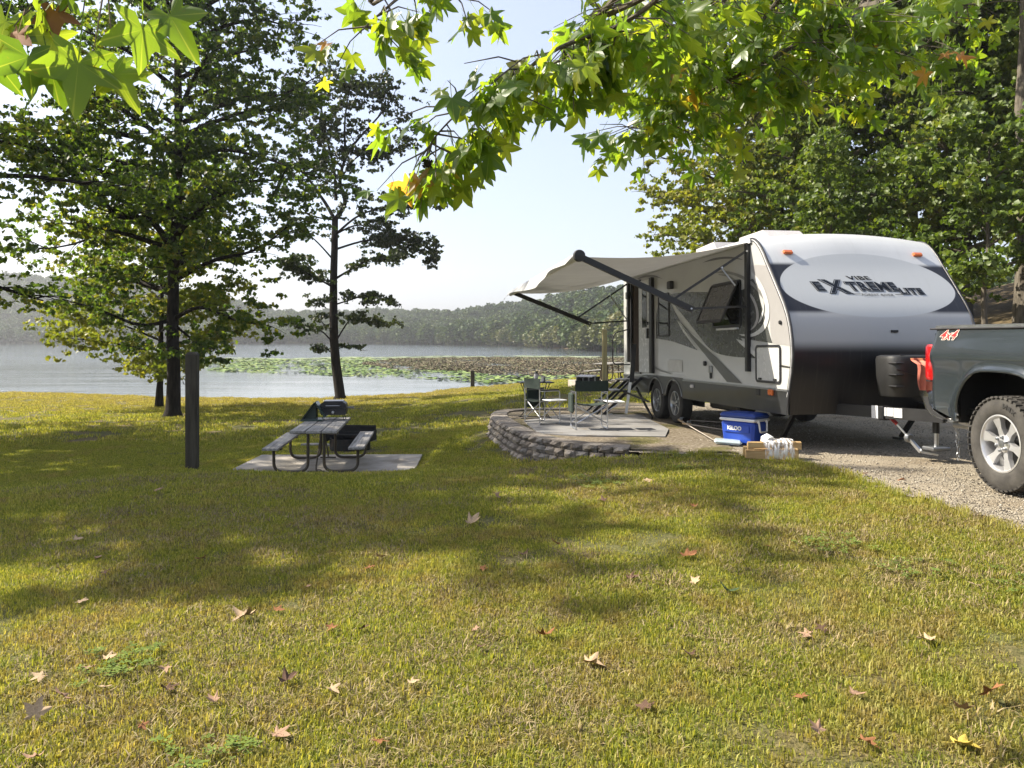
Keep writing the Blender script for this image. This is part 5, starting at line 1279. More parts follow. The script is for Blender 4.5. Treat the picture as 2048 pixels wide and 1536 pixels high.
for (x,y,H,ra,r0,lm,bm,sd_,n_,lf,h0,lab) in wood:
    simple_tree('woodland_tree', lab, x, y, H, ra, r0, lm, bm, sd_, int(n_*1.9), leaf=lf*1.2, h0=h0, nl=34, group='woodland trees behind the trailer', spray=(.6,.55))
# undergrowth bush beside the right trunk
for (x,y,H,ra,sd_,lab) in [(11.2,18.3,5.4,2.2,51,'bright leafy understory sapling between the trailer and the right-hand trunk'),(14.6,19.5,5.0,2.4,52,'understory sapling at the right picture edge above the truck bed'),(9.3,22.5,5.5,2.6,53,'understory sapling hidden behind the trailer front'),(18,26,7,3.5,54,'shadowed understory sapling deep in the woods')]:
    simple_tree('sapling', lab, x, y, H, ra, .07, L_gum, B_grey, sd_, 11000, leaf=.14, h0=.8, nl=14, group='saplings under the woodland trees', spray=(.5,.3), amp=.05)

# ------------------------------------------------------------ overhanging sweetgum boughs with single leaves
def star_leaf(seed, kind=0):
    r = random.Random(seed); tips = [(-128,.62),(-62,.92),(0,1.0),(62,.92),(128,.62)]; V = [(0,0,0)]; ring = []
    pts = []
    for i,(a,l) in enumerate(tips):
        a += r.uniform(-6,6); l *= r.uniform(.9,1.08); wv = 19
        pts.append((a-wv-7, l*.52)); pts.append((a-wv*.50, l*.78)); pts.append((a, l)); pts.append((a+wv*.50, l*.78)); pts.append((a+wv+7, l*.52))
        if i < 4: pts.append((a+ (tips[i+1][0]-tips[i][0])/2, .37 if kind == 0 else .46))
    cup = r.uniform(-.35,.30); tw = r.uniform(-.25,.25); bend = r.uniform(-.55,.1)
    for a,l in pts:
        x = l*math.sin(R(a)); y = l*math.cos(R(a)); rr_ = math.hypot(x,y)
        z = cup*x*x + bend*max(0,y)**2*.8 + tw*x*y + .05*math.sin(R(a)*5)
        V.append((x, y+.15, z))
    V[0] = (0,.15,0); V.append((0,-.12,0)); n = len(pts)
    Fc = [(0,i+1,i+2) for i in range(n-1)]
    me = bpy.data.meshes.new('leaf'); me.from_pydata(V[:-1], [], Fc)
    # petiole as a thin strip
    k = len(V)-1
    Vp = V[:-1]+[(-.012,.15,0),(.012,.15,0),(.012,-.75,.05),(-.012,-.75,.05)]; Fp = Fc+[(k,k+1,k+2,k+3)]
    me = bpy.data.meshes.new('leaf'); me.from_pydata(Vp, [], Fp); me.polygons.foreach_set('use_smooth', [True]*len(me.polygons)); return me
def near_leaf_mat():
    m = NT('sweetgum_leaf'); oi = m.n('ShaderNodeObjectInfo'); g = m.n('ShaderNodeNewGeometry')
    f = m.math('FRACT', m.math('ADD', oi.outputs['Random'], g.outputs['Random Per Island']))
    c = m.ramp(f, [(0,(.040,.085,.014)),(.55,(.065,.115,.018)),(.955,(.10,.14,.02)),(.985,(.17,.17,.03)),(1,(.20,.11,.04))])
    co = m.coord(); sp = m.n('ShaderNodeSeparateXYZ'); m.l(co, sp.inputs[0])
    an = m.math('ARCTAN2', sp.outputs['X'], m.math('SUBTRACT', sp.outputs['Y'], .15))
    vein = m.smooth(m.math('ABSOLUTE', m.math('SINE', m.math('MULTIPLY', an, 2.9))), .0, .10)
    c = m.mix(vein, m.mix(.5, c, (.16,.2,.06)), c); c = m.mix(m.smooth(m.noise(3,3), .62,.7), c, m.mix(.5, c, (.12,.09,.03)))
    m.set(col=c, rough=.35, spec=.5)
    t = m.n('ShaderNodeBsdfTranslucent'); vm = m.n('ShaderNodeVectorMath'); vm.operation = 'MULTIPLY'; m.l(c, vm.inputs[0]); vm.inputs[1].default_value = (5.3,4.3,1.3); m.l(vm.outputs[0], t.inputs['Color'])
    mx = m.n('ShaderNodeMixShader'); mx.inputs[0].default_value = .55; m.l(m.b.outputs[0], mx.inputs[1]); m.l(t.outputs[0], mx.inputs[2]); m.l(mx.outputs[0], m.out.inputs['Surface']); return m.m
M_nl = near_leaf_mat()
variants = [star_leaf(100+i) for i in range(12)]
for v in variants: v.materials.append(M_nl)
big_var = [star_leaf(140+i, 1) for i in range(4)]
for v in big_var: v.materials.append(M_nl)
gt = empty('sweetgum_tree', (4.6,-3.2,gz(4.6,-3.2)-.1)); tag(gt, 'sweetgum tree behind the camera whose star-leaved boughs hang across the top', 'tree')
gB = Vector(gt.location); trunk_g = [Vector((0,0,0)), Vector((0,0,.4)), Vector((.05,.1,2)), Vector((-.1,.1,4)), Vector((0,.2,6.5)), Vector((.1,.2,9)), Vector((0,.1,11.5))]
MB().tube(trunk_g, [.42,.32,.28,.25,.2,.14,.06], 14).build('trunk', B_grey, gt, smooth=True)
leaves = []   # (pos, dir, normal, size)
rl_ = random.Random(77)
def bough(pts, r0, nl, spreadr, size, dens_pow=1.0, twl=.5, from_trunk=True, drp=1.0):
    """pts: list of world points; twigs leave it with leaves hanging from them"""
    W_ = [Vector(p)-gB for p in pts]
    if from_trunk: W_ = [Vector((0,.2,max(4.0, W_[0].z*.9)))]+W_
    sm = catmull(W_, 6); m_ = len(sm)
    MB().tube(sm, [max(.0035, r0*(1-.9*i/(m_-1))) for i in range(m_)], 7).build('bough', B_grey, gt, smooth=True)
    st = 6 if from_trunk else 0; tw = MB(); cnt = 0
    while cnt < nl:
        u = rl_.random()**dens_pow; i = st+int(u*(m_-2-st)); p = sm[i].lerp(sm[i+1], rl_.random())
        d = Vector((rl_.gauss(0,1), rl_.gauss(0,1), rl_.gauss(-.1,.45))).normalized(); L = twl*rl_.uniform(.3,1.0)*spreadr
        e = p+d*L+Vector((0,0,-.08*drp)); tw.tube([p, p.lerp(e,.5)+Vector((0,0,.03)), e], [.004,.003,.0015], 4, cap=False)
        for k in range(rl_.randint(3,6)):
            f = rl_.uniform(.35,1.05); q = p.lerp(e,f)
            dirn = Vector((rl_.gauss(0,.55)+d.x*.4, rl_.gauss(0,.55)+d.y*.4, rl_.gauss(-1.0*drp,.35))).normalized()
            nrm = Vector((rl_.gauss(-.45,.6), rl_.gauss(-.1,.7), rl_.gauss(.5,.35))); nrm = (nrm-dirn*nrm.dot(dirn)).normalized()
            leaves.append((q+dirn*size*.5, dirn, nrm, size*rl_.uniform(.5,1.2))); cnt += 1
    tw.build('twigs', B_grey, gt)
# long central bough down to the low tip
bough([P(1420,-160,2.6),P(1330,-20,2.9),P(1240,50,3.0),P(1120,95,3.0),P(1010,170,3.0),P(930,215,3.0),P(870,275,3.0),P(850,320,3.0)], .014, 230, .62, .092, .9)
bough([P(1240,50,3.0),P(1160,100,3.05),P(1100,130,3.1)], .010, 60, .6, .092, from_trunk=False)
bough([P(900,-160,3.0),P(830,-40,3.0),P(780,10,3.0),P(745,40,3.0),P(725,60,3.0)], .012, 60, .5, .082, .8)
bough([P(1010,-120,3.3),P(960,-40,3.2),P(900,-8,3.2)], .01, 14, .5, .085)
bough([P(1500,-150,4.2),P(1460,-20,4.2),P(1400,60,4.2),P(1330,120,4.3),P(1290,170,4.3)], .02, 260, 1.25, .095)
bough([P(1900,-120,4.6),P(1760,10,4.6),P(1640,60,4.6),P(1540,120,4.6),P(1440,170,4.6),P(1360,230,4.6),P(1260,280,4.6)], .026, 420, 1.15, .095, .8)
bough([P(1640,-150,4.4),P(1570,-20,4.5),P(1510,60,4.5),P(1470,120,4.6)], .03, 240, 1.2, .095)
bough([P(1800,-150,5),P(1740,0,5),P(1700,80,5),P(1650,140,5),P(1620,190,5)], .022, 240, 1.15, .095)
bough([P(1960,-150,5.4),P(1930,0,5.4),P(1850,60,5.4),P(1780,110,5.4)], .022, 200, 1.3, .095)
bough([P(1380,-150,3.6),P(1340,-10,3.7),P(1290,20,3.7),P(1250,70,3.7)], .02, 130, 1.0, .09)
# near bough at top left
bough([P(420,-420,1.7),P(300,-200,1.65),P(200,-90,1.6),P(110,-40,1.6)], .010, 2, .3, .06)
def near(px, py, Y, s, rot, tilt, yaw=0.0):
    p = P(px,py,Y)-gB; dirn = Vector((math.sin(rot), -.15, -math.cos(rot))).normalized(); nrm = Vector((yaw, -1, tilt)); nrm = (nrm-dirn*nrm.dot(dirn)).normalized(); leaves.append((p, dirn, nrm, s)); return p
bigstart = len(leaves)
nl_ = [(285,45,1.6,.105,.10,-.3,.9),(335,20,1.63,.10,.45,.5,-.3),(158,110,1.58,.115,.0,-.25,.8),(112,60,1.62,.085,-.2,-.5,.7),(55,100,1.56,.10,.25,-.3,1.1),(222,140,1.64,.085,.7,-.4,1.0),(15,30,1.6,.10,-.2,.2,.2),(100,130,1.60,.09,.3,-.3,.7),(240,120,1.67,.08,.4,.2,1.5),(-5,110,1.58,.09,-.4,-.3,.8)]
tw = MB()
hub = P(190,-90,1.6)-gB
for a in nl_: 
    p = near(*a); dd_ = leaves[-1][1]; s_ = leaves[-1][3]; tw.tube([hub+Vector((rl_.uniform(-.1,.05),0,0)), (hub+p)/2+Vector((0,0,.04)), p-dd_*s_*.75], [.003,.0022,.0012], 5, cap=False)
tw.build('twigs', B_limb, gt)
# dry brown leaf curled at the corner and a seed ball
def place_leaf(me, pos, d, n, s, nm='leaf'):
    x = d.cross(n).normalized(); Mx = Matrix(((x.x,d.x,n.x,pos.x),(x.y,d.y,n.y,pos.y),(x.z,d.z,n.z,pos.z),(0,0,0,1))) @ Matrix.Diagonal((s,s,s,1))
    o = bpy.data.objects.new(nm, me); COL.objects.link(o); o.parent = gt; o.matrix_local = Mx; return o
M_dry = isl_mat('dry_leaf', [(0,(.16,.07,.03)),(1,(.30,.15,.07))], .8)
dryme = star_leaf(300, 1); dryme.materials.append(M_dry)
place_leaf(dryme, P(108,15,1.6)-gB, Vector((.1,-.1,-1)).normalized(), Vector((.4,-1,.1)).normalized(), .06, 'dry_leaf'); place_leaf(dryme, P(38,60,1.57)-gB, Vector((-.3,-.1,-1)).normalized(), Vector((-.5,-1,.2)).normalized(), .06, 'dry_leaf')
spb = MB(); spb.lathe([(0,-.016),(.012,-.011),(.016,0),(.012,.011),(0,.016)], 10)
for k in range(40):
    v = Vector((rl_.gauss(0,1),rl_.gauss(0,1),rl_.gauss(0,1))).normalized(); spb.bar(v*.013, v*.024, .003,.003)
so = spb.build('seed_ball', B_dark, gt); so.location = P(855,327,2.95)-gB; tw = MB(); tw.tube([P(857,300,2.97)-gB, P(855,320,2.95)-gB], .0015, 5); tw.build('seed_stalk', B_limb, gt)
print('leaves', len(leaves))
# the 300 nearest as single leaves, the rest as one mass
def shown(l):
    w = l[0]+gB; 
    if w.y < .3: return 0
    px = 1024+F*w.x/w.y; py = HOR-(w.z-EYE)*F/w.y
    return (l[3]/w.y) if (-40 < px < 2090 and -40 < py < 800) else 0
order = sorted(range(len(leaves)), key=lambda i: -shown(leaves[i])*(1.0+(10 if i >= bigstart else 0)))
for n_, i in enumerate(order[:298]):
    pos, d, n, s = leaves[i]; place_leaf(big_var[i%4] if i >= bigstart else variants[i%12], pos, d, n, s)
VV = []; FF = []; off = 0; basis = [np.array([v.co for v in me.vertices]) for me in variants]
for i in order[298:]:
    pos, d, n, s = leaves[i]; x = d.cross(n).normalized(); B_ = basis[i%12]; Mx = np.array([list(x), list(d), list(n)])
    VV.append(B_@Mx*s+np.array(list(pos))); me = variants[i%12]
    for p in me.polygons: FF.append(tuple(v+off for v in p.vertices))
    off += len(B_)
# boughs higher up and behind, out of the picture
me = bpy.data.meshes.new('leaf_mass'); me.from_pydata(np.concatenate(VV).tolist(), [], FF); lm = fin(me, 'leaf_mass', M_nl, gt); lm['kind'] = 'stuff'

# ------------------------------------------------------------ point scatter of small meshes (grass, far wood)
def scatter(name, pts, rot, scl, srcs, kind='stuff', label=None, cat=None):
    me = bpy.data.meshes.new(name); me.vertices.add(len(pts)); me.vertices.foreach_set('co', np.asarray(pts, np.float32).ravel())
    a = me.attributes.new('rot', 'FLOAT_VECTOR', 'POINT'); a.data.foreach_set('vector', np.asarray(rot, np.float32).ravel())
    a = me.attributes.new('scl', 'FLOAT_VECTOR', 'POINT'); a.data.foreach_set('vector', np.asarray(scl, np.float32).ravel())
    a = me.attributes.new('pick', 'INT', 'POINT'); a.data.foreach_set('value', rng.integers(0, len(srcs), len(pts)).astype(np.int32))
    o = bpy.data.objects.new(name, me); COL.objects.link(o); tag(o, label, cat, kind=kind)
    src = bpy.data.collections.new(name+'_pieces')
    for s_ in srcs: src.objects.link(s_)
    ng = bpy.data.node_groups.new(name+'_scatter', 'GeometryNodeTree'); ng.interface.new_socket('Geometry', in_out='INPUT', socket_type='NodeSocketGeometry'); ng.interface.new_socket('Geometry', in_out='OUTPUT', socket_type='NodeSocketGeometry')
    gi = ng.nodes.new('NodeGroupInput'); go = ng.nodes.new('NodeGroupOutput'); ip = ng.nodes.new('GeometryNodeInstanceOnPoints'); ci = ng.nodes.new('GeometryNodeCollectionInfo')
    ci.inputs['Collection'].default_value = src; ci.inputs['Separate Children'].default_value = True; ci.inputs['Reset Children'].default_value = True
    def na(n_, t_): x = ng.nodes.new('GeometryNodeInputNamedAttribute'); x.data_type = t_; x.inputs['Name'].default_value = n_; return x.outputs['Attribute']
    L_ = ng.links.new; L_(gi.outputs[0], ip.inputs['Points']); L_(ci.outputs[0], ip.inputs['Instance']); ip.inputs['Pick Instance'].default_value = True
    L_(na('pick','INT'), ip.inputs['Instance Index']); L_(na('rot','FLOAT_VECTOR'), ip.inputs['Rotation']); L_(na('scl','FLOAT_VECTOR'), ip.inputs['Scale']); L_(ip.outputs[0], go.inputs[0])
    md = o.modifiers.new('scatter', 'NODES'); md.node_group = ng; return o

# far wood on the hills round the lake
M_far = leaf_mat('far_wood_leaf', [(0,(.022,.042,.014)),(.5,(.045,.075,.022)),(.85,(.08,.11,.03)),(1,(.14,.13,.05))], trans=.2, bright=1.2, world_noise=.05); M_far.node_tree.nodes['Principled BSDF'].inputs['Specular IOR Level'].default_value = .1
M_farp = leaf_mat('pale_shore_leaf', [(0,(.07,.085,.03)),(.6,(.12,.13,.045)),(1,(.2,.17,.07))], trans=.25, bright=1.2, world_noise=.08)
def far_crown(seed, n=650, mat=None, rw=4.6, rh=6.0, leaf=1.25, trunk=True, name='crown'):
    r = np.random.default_rng(seed); k = 9; cc = r.normal(size=(k,3)); cc /= np.linalg.norm(cc,axis=1,keepdims=True); cc[:,2] = np.abs(cc[:,2])*1.0-.25
    cc = cc*np.array([rw*.58,rw*.58,rh*.62])+np.array([0,0,rh*.78]); rr = r.uniform(.38,.6,k)*rw
    i = r.integers(0,k,n); d = r.normal(size=(n,3)); d /= np.linalg.norm(d,axis=1,keepdims=True); C = cc[i]+d*rr[i][:,None]*r.uniform(.75,1.05,(n,1)); C[:,2] = np.maximum(C[:,2], r.uniform(-.3,1.2,n))
    V, Fc = leaf_quads(C, leaf, seed+5, flat=.9)
    if trunk:
        b = MB().tube([(0,0,-1),(0,0,rh)], [.3,.2], 5); tv = np.array(b.v); tf = [f for f in b.f if len(f) == 4]; tf = [(f[0],f[1],f[2]) for f in tf]+[(f[0],f[2],f[3]) for f in tf]
        Fc = np.concatenate([Fc, np.array(tf)+len(V)]); V = np.concatenate([V, tv])
    return arr_mesh(name, V, Fc, mat, link=False)
srcs = [far_crown(200+i, mat=M_far) for i in range(6)]
N = 30000; pxr = rng.uniform(-700, 2300, N); off_ = rng.uniform(0,1,N)**1.15*290; Dv = np.interp(pxr, PXs, DIST)
Yv = Dv+off_+2; Xv = (pxr-1024)/F*Yv; keepm = []; grid = {}
for i in range(N):
    if 1250 < pxr[i] and Yv[i] < 70: continue
    c_ = (int(Xv[i]//6.2), int(Yv[i]//6.2))
    if c_ in grid: continue
    grid[c_] = 1; keepm.append(i)
Xv = Xv[keepm]; Yv = Yv[keepm]; Zv = ground_z(Xv, Yv); k = Zv > -2.1; Xv, Yv, Zv = Xv[k], Yv[k], Zv[k]; n = len(Xv); print('far trees', n)
s_ = rng.uniform(.72, 1.18, n)
scatter('far_wood', np.stack([Xv,Yv,Zv-.5],-1), np.stack([np.zeros(n),np.zeros(n),rng.uniform(0,6.28,n)],-1), np.stack([s_,s_,s_*rng.uniform(.85,1.15,n)],-1), srcs, label='hazy mixed wood covering the hills across the lake', cat='wood')
# paler trees along the right shore
pale = [far_crown(230+i, mat=M_farp, rw=3.6, rh=4.2, leaf=.7, n=1500, trunk=False) for i in range(4)]
for i,(px,dd__,s__) in enumerate([(888,3,1.0),(905,5,.8),(985,4,.9),(1010,3,1.1),(1036,6,1.15),(1062,3,.95),(1082,4,1.2),(1104,2,1.0),(1125,3,1.15),(1146,4,.9),(1165,2,1.0),(1188,1,1.2),(1212,3,1.15),(1238,2,1.3),(1268,3,1.3),(1300,3,1.3)]):
    D_ = float(np.interp(px, PXs, DIST))+dd__; X_w = (px-1024)/F*D_; t = empty('shore_tree', (X_w, D_, gz(X_w,D_)-.6), (0,0,i*1.3)); t.scale = (s__,s__,s__*1.1)
    lab = ['small','low','rounded','taller'][i%4]+' pale green tree on the far shore'
    where = ['left end of the pale row','beside the left end of the pale row','below the hill dip','left of the awning tip','just under the awning tip','right of the awning tip','under the outer awning arm','left of the arm elbow','beneath the rear awning arm','between arm and timber post','just left of the timber post','right behind the timber post','right of the timber post','left of the grab handle','behind the grab handle','hidden by the trailer'][i]
    tag(t, lab+', '+where, 'tree', 'pale trees along the far shore'); c_ = bpy.data.objects.new('crown', pale[i%4].data); COL.objects.link(c_); c_.parent = t
    MB().tube([(0,0,-1),(.1,0,4)], [.22,.12], 6).build('trunk', B_grey, t)

# ------------------------------------------------------------ lily pads and dying lotus
def lily(name, n, pxr, pyr, mat, size, tilt, label, lift=0.0, power=1.0):
    px = rng.uniform(*pxr, n); py = pyr[0]+(pyr[1]-pyr[0])*rng.uniform(0,1,n)**power; Y = (EYE+2.0)*F/(py-HOR)
    edge = hash_noise(px*.02, py*.15, .35)
    X = (px-1024)/F*Y; pn = hash_noise(X, Y, 3.1)+.7*hash_noise(X+9, Y, 1.1); k = (pn > -.55)
    return X[k], Y[k]
M_lg = isl_mat('lily_green', [(0,(.07,.12,.022)),(.5,(.13,.20,.04)),(1,(.26,.30,.10))], .6); M_lb = isl_mat('lotus_brown', [(0,(.035,.027,.016)),(.45,(.10,.075,.042)),(.8,(.19,.155,.09)),(1,(.13,.16,.06))], .8)
def pads(name, X, Y, mat, s0, s1, tiltmax, h, label):
    n = len(X); k = 6; s = rng.uniform(s0, s1, n)*(1+0*Y); a = rng.uniform(0, 6.28, n); V = np.zeros((n,k,3))
    for j in range(k):
        an = a+2*math.pi*j/k*.93; V[:,j,0] = s*np.cos(an); V[:,j,1] = s*np.sin(an)
    tx = rng.uniform(-tiltmax, tiltmax, n); ty = rng.uniform(-tiltmax, tiltmax, n); V[:,:,2] = V[:,:,0]*tx[:,None]+V[:,:,1]*ty[:,None]
    V[:,:,0] += X[:,None]; V[:,:,1] += Y[:,None]; V[:,:,2] += (-1.985+rng.uniform(0,1,n)*h+np.abs(tx)*s*.9+np.abs(ty)*s*.9)[:,None]
    Fc = (np.array([[0,j,j+1] for j in range(1,k-1)])[None]+np.arange(n)[:,None,None]*k).reshape(-1,3)
    o = arr_mesh(name, V.reshape(-1,3), Fc, mat); tag(o, label, 'water plants', kind='stuff'); return o
def region(n, poly, dens):
    poly = [(x,y) for x,y in poly]; xs = [p[0] for p in poly]; ys = [p[1] for p in poly]
    # even over the water, thinned by a ragged noise
    Y0 = 3.35*F/(max(ys)-HOR); Y1 = 3.35*F/(min(ys)-HOR); X = rng.uniform(-60, 40, n*5); Y = rng.uniform(Y0, Y1, n*5); px = 1024+F*X/Y; py = HOR+3.35*F/Y
    k = inside(poly, px+14*hash_noise(X,Y,2.3), py+2.0*hash_noise(X,Y,4.0)); X = X[k]; Y = Y[k]
    pn = hash_noise(X, Y*.45, 2.4)+.6*hash_noise(X+5, Y*.5, .9)+rng.normal(0,.35,len(X)); k = pn > dens; return X[k][:n], Y[k][:n]
X, Y = region(11000, [(395,728),(470,719),(700,716),(860,719),(900,735),(1000,752),(1010,762),(950,765),(850,758),(700,752),(560,748),(430,742)], -.25); pads('lily_pads', X, Y, M_lg, .10,.24,.2,.03,'bright green lily pads floating on the middle of the lake')
X, Y = region(60000, [(720,728),(800,718),(950,716),(1320,716),(1320,752),(1180,756),(1060,752),(900,742),(780,738)], -.35); pads('dying_lotus', X, Y, M_lb, .05,.12,.45,.13,'brown and olive dying lotus leaves crowding the right of the lake')
X, Y = region(900, [(1010,752),(1160,754),(1160,762),(1040,768),(940,768)], -.2); pads('lily_pads', X, Y, M_lg, .15,.3,.25,.03,'green lily pads close to the shore left of the lotus')
X, Y = region(5000, [(420,718),(900,713),(1320,712),(1320,719),(900,720),(420,724)], -.3); pads('duckweed_edge', X, Y, isl_mat('pale_duckweed', [(0,(.18,.22,.11)),(1,(.32,.36,.22))], .6), .3,.8,.03,.02,'thin pale green line of floating weed beyond the lotus')

# ------------------------------------------------------------ grass
m = NT('grass_blade'); g = m.n('ShaderNodeNewGeometry'); pos = g.outputs['Position']; sx = m.n('ShaderNodeSeparateXYZ'); m.l(pos, sx.inputs[0])
green = m.ramp(g.outputs['Random Per Island'], [(0,(.10,.13,.018)),(.5,(.235,.26,.038)),(.85,(.36,.35,.06)),(1,(.48,.42,.14))])
dry = m.ramp(g.outputs['Random Per Island'], [(0,(.13,.10,.03)),(.45,(.30,.235,.075)),(.8,(.44,.36,.15)),(1,(.18,.21,.04))])
f_ = m.math('ADD', m.math('MULTIPLY', m.noise(.8, 5, co=pos), .55), m.math('MULTIPLY', m.noise(6.5, 3, co=pos), .45))
yy = m.smooth(sx.outputs['Y'], 5.5, 9.0)
f_ = m.math('SUBTRACT', f_, m.math('MULTIPLY', yy, .05))
shore = m.smooth(sx.outputs['Z'], -1.3, -1.75); 
c = m.mix(m.smooth(f_, .42, .64), green, dry); c = m.mix(m.math('MULTIPLY', m.smooth(sx.outputs['Z'], -1.35, -1.75), .75) if False else m.math('MULTIPLY', m.math('SUBTRACT', 1.0, m.smooth(sx.outputs['Z'], -1.80, -1.45)), .7), c, dry)
m.set(col=c, rough=.6, spec=.3); tb = m.n('ShaderNodeBsdfTranslucent'); vm = m.n('ShaderNodeVectorMath'); vm.operation = 'MULTIPLY'; m.l(c, vm.inputs[0]); vm.inputs[1].default_value = (1.75,1.65,.8); m.l(vm.outputs[0], tb.inputs['Color'])
mx = m.n('ShaderNodeMixShader'); mx.inputs[0].default_value = .4; m.l(m.b.outputs[0], mx.inputs[1]); m.l(tb.outputs[0], mx.inputs[2]); m.l(mx.outputs[0], m.out.inputs['Surface'])
M_grass = m.m
def tuft(seed, n, rad_, h, w, lay=.6, name='tuft'):
    r = np.random.default_rng(seed); a = r.uniform(0,6.28,n); q = rad_*np.sqrt(r.uniform(0,1,n)); x = q*np.cos(a); y = q*np.sin(a)
    ld = r.uniform(0,6.28,n); L = h*r.uniform(.45,1.15,n); ln = L*r.uniform(.15, lay+.35, n); hh = np.sqrt(np.maximum(.04*L*L, L*L-ln*ln)); wd = w*r.uniform(.6,1.3,n); sa = ld+1.57+r.uniform(-.5,.5,n)
    bx_ = np.cos(sa)*wd/2; by_ = np.sin(sa)*wd/2; lx = np.cos(ld)*ln; ly = np.sin(ld)*ln; z = np.zeros(n)-.008
    V = np.stack([np.stack([x-bx_,y-by_,z],-1), np.stack([x+bx_,y+by_,z],-1), np.stack([x+lx*.42+bx_*.75,y+ly*.42+by_*.75,hh*.68],-1), np.stack([x+lx*.42-bx_*.75,y+ly*.42-by_*.75,hh*.68],-1), np.stack([x+lx,y+ly,hh],-1)], 1).reshape(-1,3)
    i = np.arange(n)[:,None]*5; Fc = np.concatenate([i+np.array([[0,1,2]]), i+np.array([[0,2,3]]), i+np.array([[3,2,4]])], 0)
    return arr_mesh(name, V, Fc, M_grass, link=False)
clear_polys = [drive_poly, sl, s2p, [(p[0],p[1]) for p in patio_poly]]
def grass_pts(n, f, dens):
    X, Y = f(n); k = np.ones(len(X), bool)
    for pl in clear_polys: k &= ~inside(pl, X+.04*hash_noise(X,Y,.2), Y+.04*hash_noise(Y,X,.17))
    Z = ground_z(X, Y); k &= Z > -1.99; X, Y, Z = X[k], Y[k], Z[k]
    bare_ = hash_noise(X, Y, .9)+.8*hash_noise(X-4, Y+2, .33)+rng.normal(0,.3,len(X)); k = (bare_ > dens) & ~((X > 8.6) & (Y < 60))
    # worn ground at the foot of the wall, round the fire ring and by the drive
    k &= ~(((X-fx)**2+(Y-fy)**2 < .95**2) & (rng.uniform(0,1,len(X)) < .8))
    k &= ~((np.abs(X-1.9) < .9) & (np.abs(Y-8.75) < .4) & (rng.uniform(0,1,len(X)) < .7))
    wa = np.array([(p.x,p.y) for p in wall_line]); dw = np.sqrt(((X[:,None]-wa[None,:,0])**2+(Y[:,None]-wa[None,:,1])**2).min(1)); k &= ~((dw < .30) & (rng.uniform(0,1,len(X)) < .75))
    return X[k], Y[k], Z[k]
def band(y0, y1, xl=-1.0, xr=1.0):
    def f(n):
        Y = np.sqrt(rng.uniform(y0*y0, y1*y1, n)); X = rng.uniform(-.74, .74, n)*Y; return X, Y
    return f
def add_grass(X, Y, Z, s, srcs, label):
    n = len(X); sc_ = s*rng.uniform(.75,1.25,n)
    return scatter('grass', np.stack([X,Y,Z],-1), np.stack([rng.normal(0,.04,n),rng.normal(0,.04,n),rng.uniform(0,6.28,n)],-1), np.stack([sc_,sc_,sc_*rng.uniform(.75,1.3,n)],-1), srcs, label=label, cat='grass')
near_t = [tuft(400+i, 230, .15, .025, .0052, 1.25) for i in range(6)]; mid_t = [tuft(420+i, 240, .20, .032, .0070, 1.1) for i in range(5)]; far_t = [tuft(440+i, 170, .42, .075, .016, .5) for i in range(4)]
add_grass(*grass_pts(5400, band(2.0, 7.5), -.75), 1.0, near_t, 'short dry and green lawn grass in the sunny foreground')
add_grass(*grass_pts(11500, band(7.2, 19), -2.0), 1.0, mid_t, 'shaded lawn grass round the picnic table and wall')
add_grass(*grass_pts(9500, band(18, 66), -3), 1.0, far_t, 'yellowish lawn grass sloping to the lake edge')
# dead straw and small weeds between the blades
def mat_simple(name, stops):
    q = isl_mat(name, stops, .9); return q
M_straw = mat_simple('straw', [(0,(.13,.095,.045)),(.5,(.25,.19,.095)),(1,(.36,.29,.165))]); M_weed = mat_simple('weed_leaf', [(0,(.07,.11,.018)),(1,(.14,.19,.03))])
st_t = [tuft(500+i, 70, .16, .045, .0042, 1.3) for i in range(4)]
for o_ in st_t: o_.data.materials.clear(); o_.data.materials.append(M_straw); o_.data.transform(Matrix.Translation((0,0,.010)) @ Matrix.Diagonal((1,1,.6,1)))
def weed(seed):
    r = random.Random(seed); b = MB()
    for k in range(r.randint(7,13)):
        a = r.uniform(0,6.28); q = r.uniform(0,.05); L = r.uniform(.012,.026); cx_, cy_, z = q*math.cos(a), q*math.sin(a), r.uniform(.02,.04); w = L*.55
        for j in range(3):
            an = a+j*2.09; d = Vector((math.cos(an), math.sin(an), .15)); sdv = Vector((-math.sin(an), math.cos(an), 0)); c0 = Vector((cx_,cy_,z))
            b.add([c0, c0+d*L*.55+sdv*w*.5, c0+d*L, c0+d*L*.55-sdv*w*.5], [(0,1,2,3)])
    return b.build('weed', M_weed, link=False)
wd_t = [weed(520+i) for i in range(5)]
X, Y, Z = grass_pts(3300, band(2.0, 9.5), .0); add_grass(X, Y, Z, 1.0, st_t, 'dead pale straw lying between the green blades')
n_ = 220; X, Y, Z = grass_pts(n_, band(2.0, 9), .95); Xw = (X[:,None]+rng.normal(0,.10,(len(X),9))).ravel(); Yw = (Y[:,None]+rng.normal(0,.10,(len(X),9))).ravel(); k = ~inside(drive_poly, Xw, Yw); Xw, Yw = Xw[k], Yw[k]
w_ = add_grass(Xw, Yw, ground_z(Xw, Yw)+.005, 1.0, wd_t, 'small clover patches growing in the foreground lawn'); w_.name = 'clover'
# scattered longer blades
lt_ = [tuft(460+i, 14, .03, .055, .0045, 1.0) for i in range(4)]
X, Y, Z = grass_pts(900, band(2.2, 9), -.3); add_grass(X, Y, Z, 1.0, lt_, 'longer single grass blades standing out of the lawn')
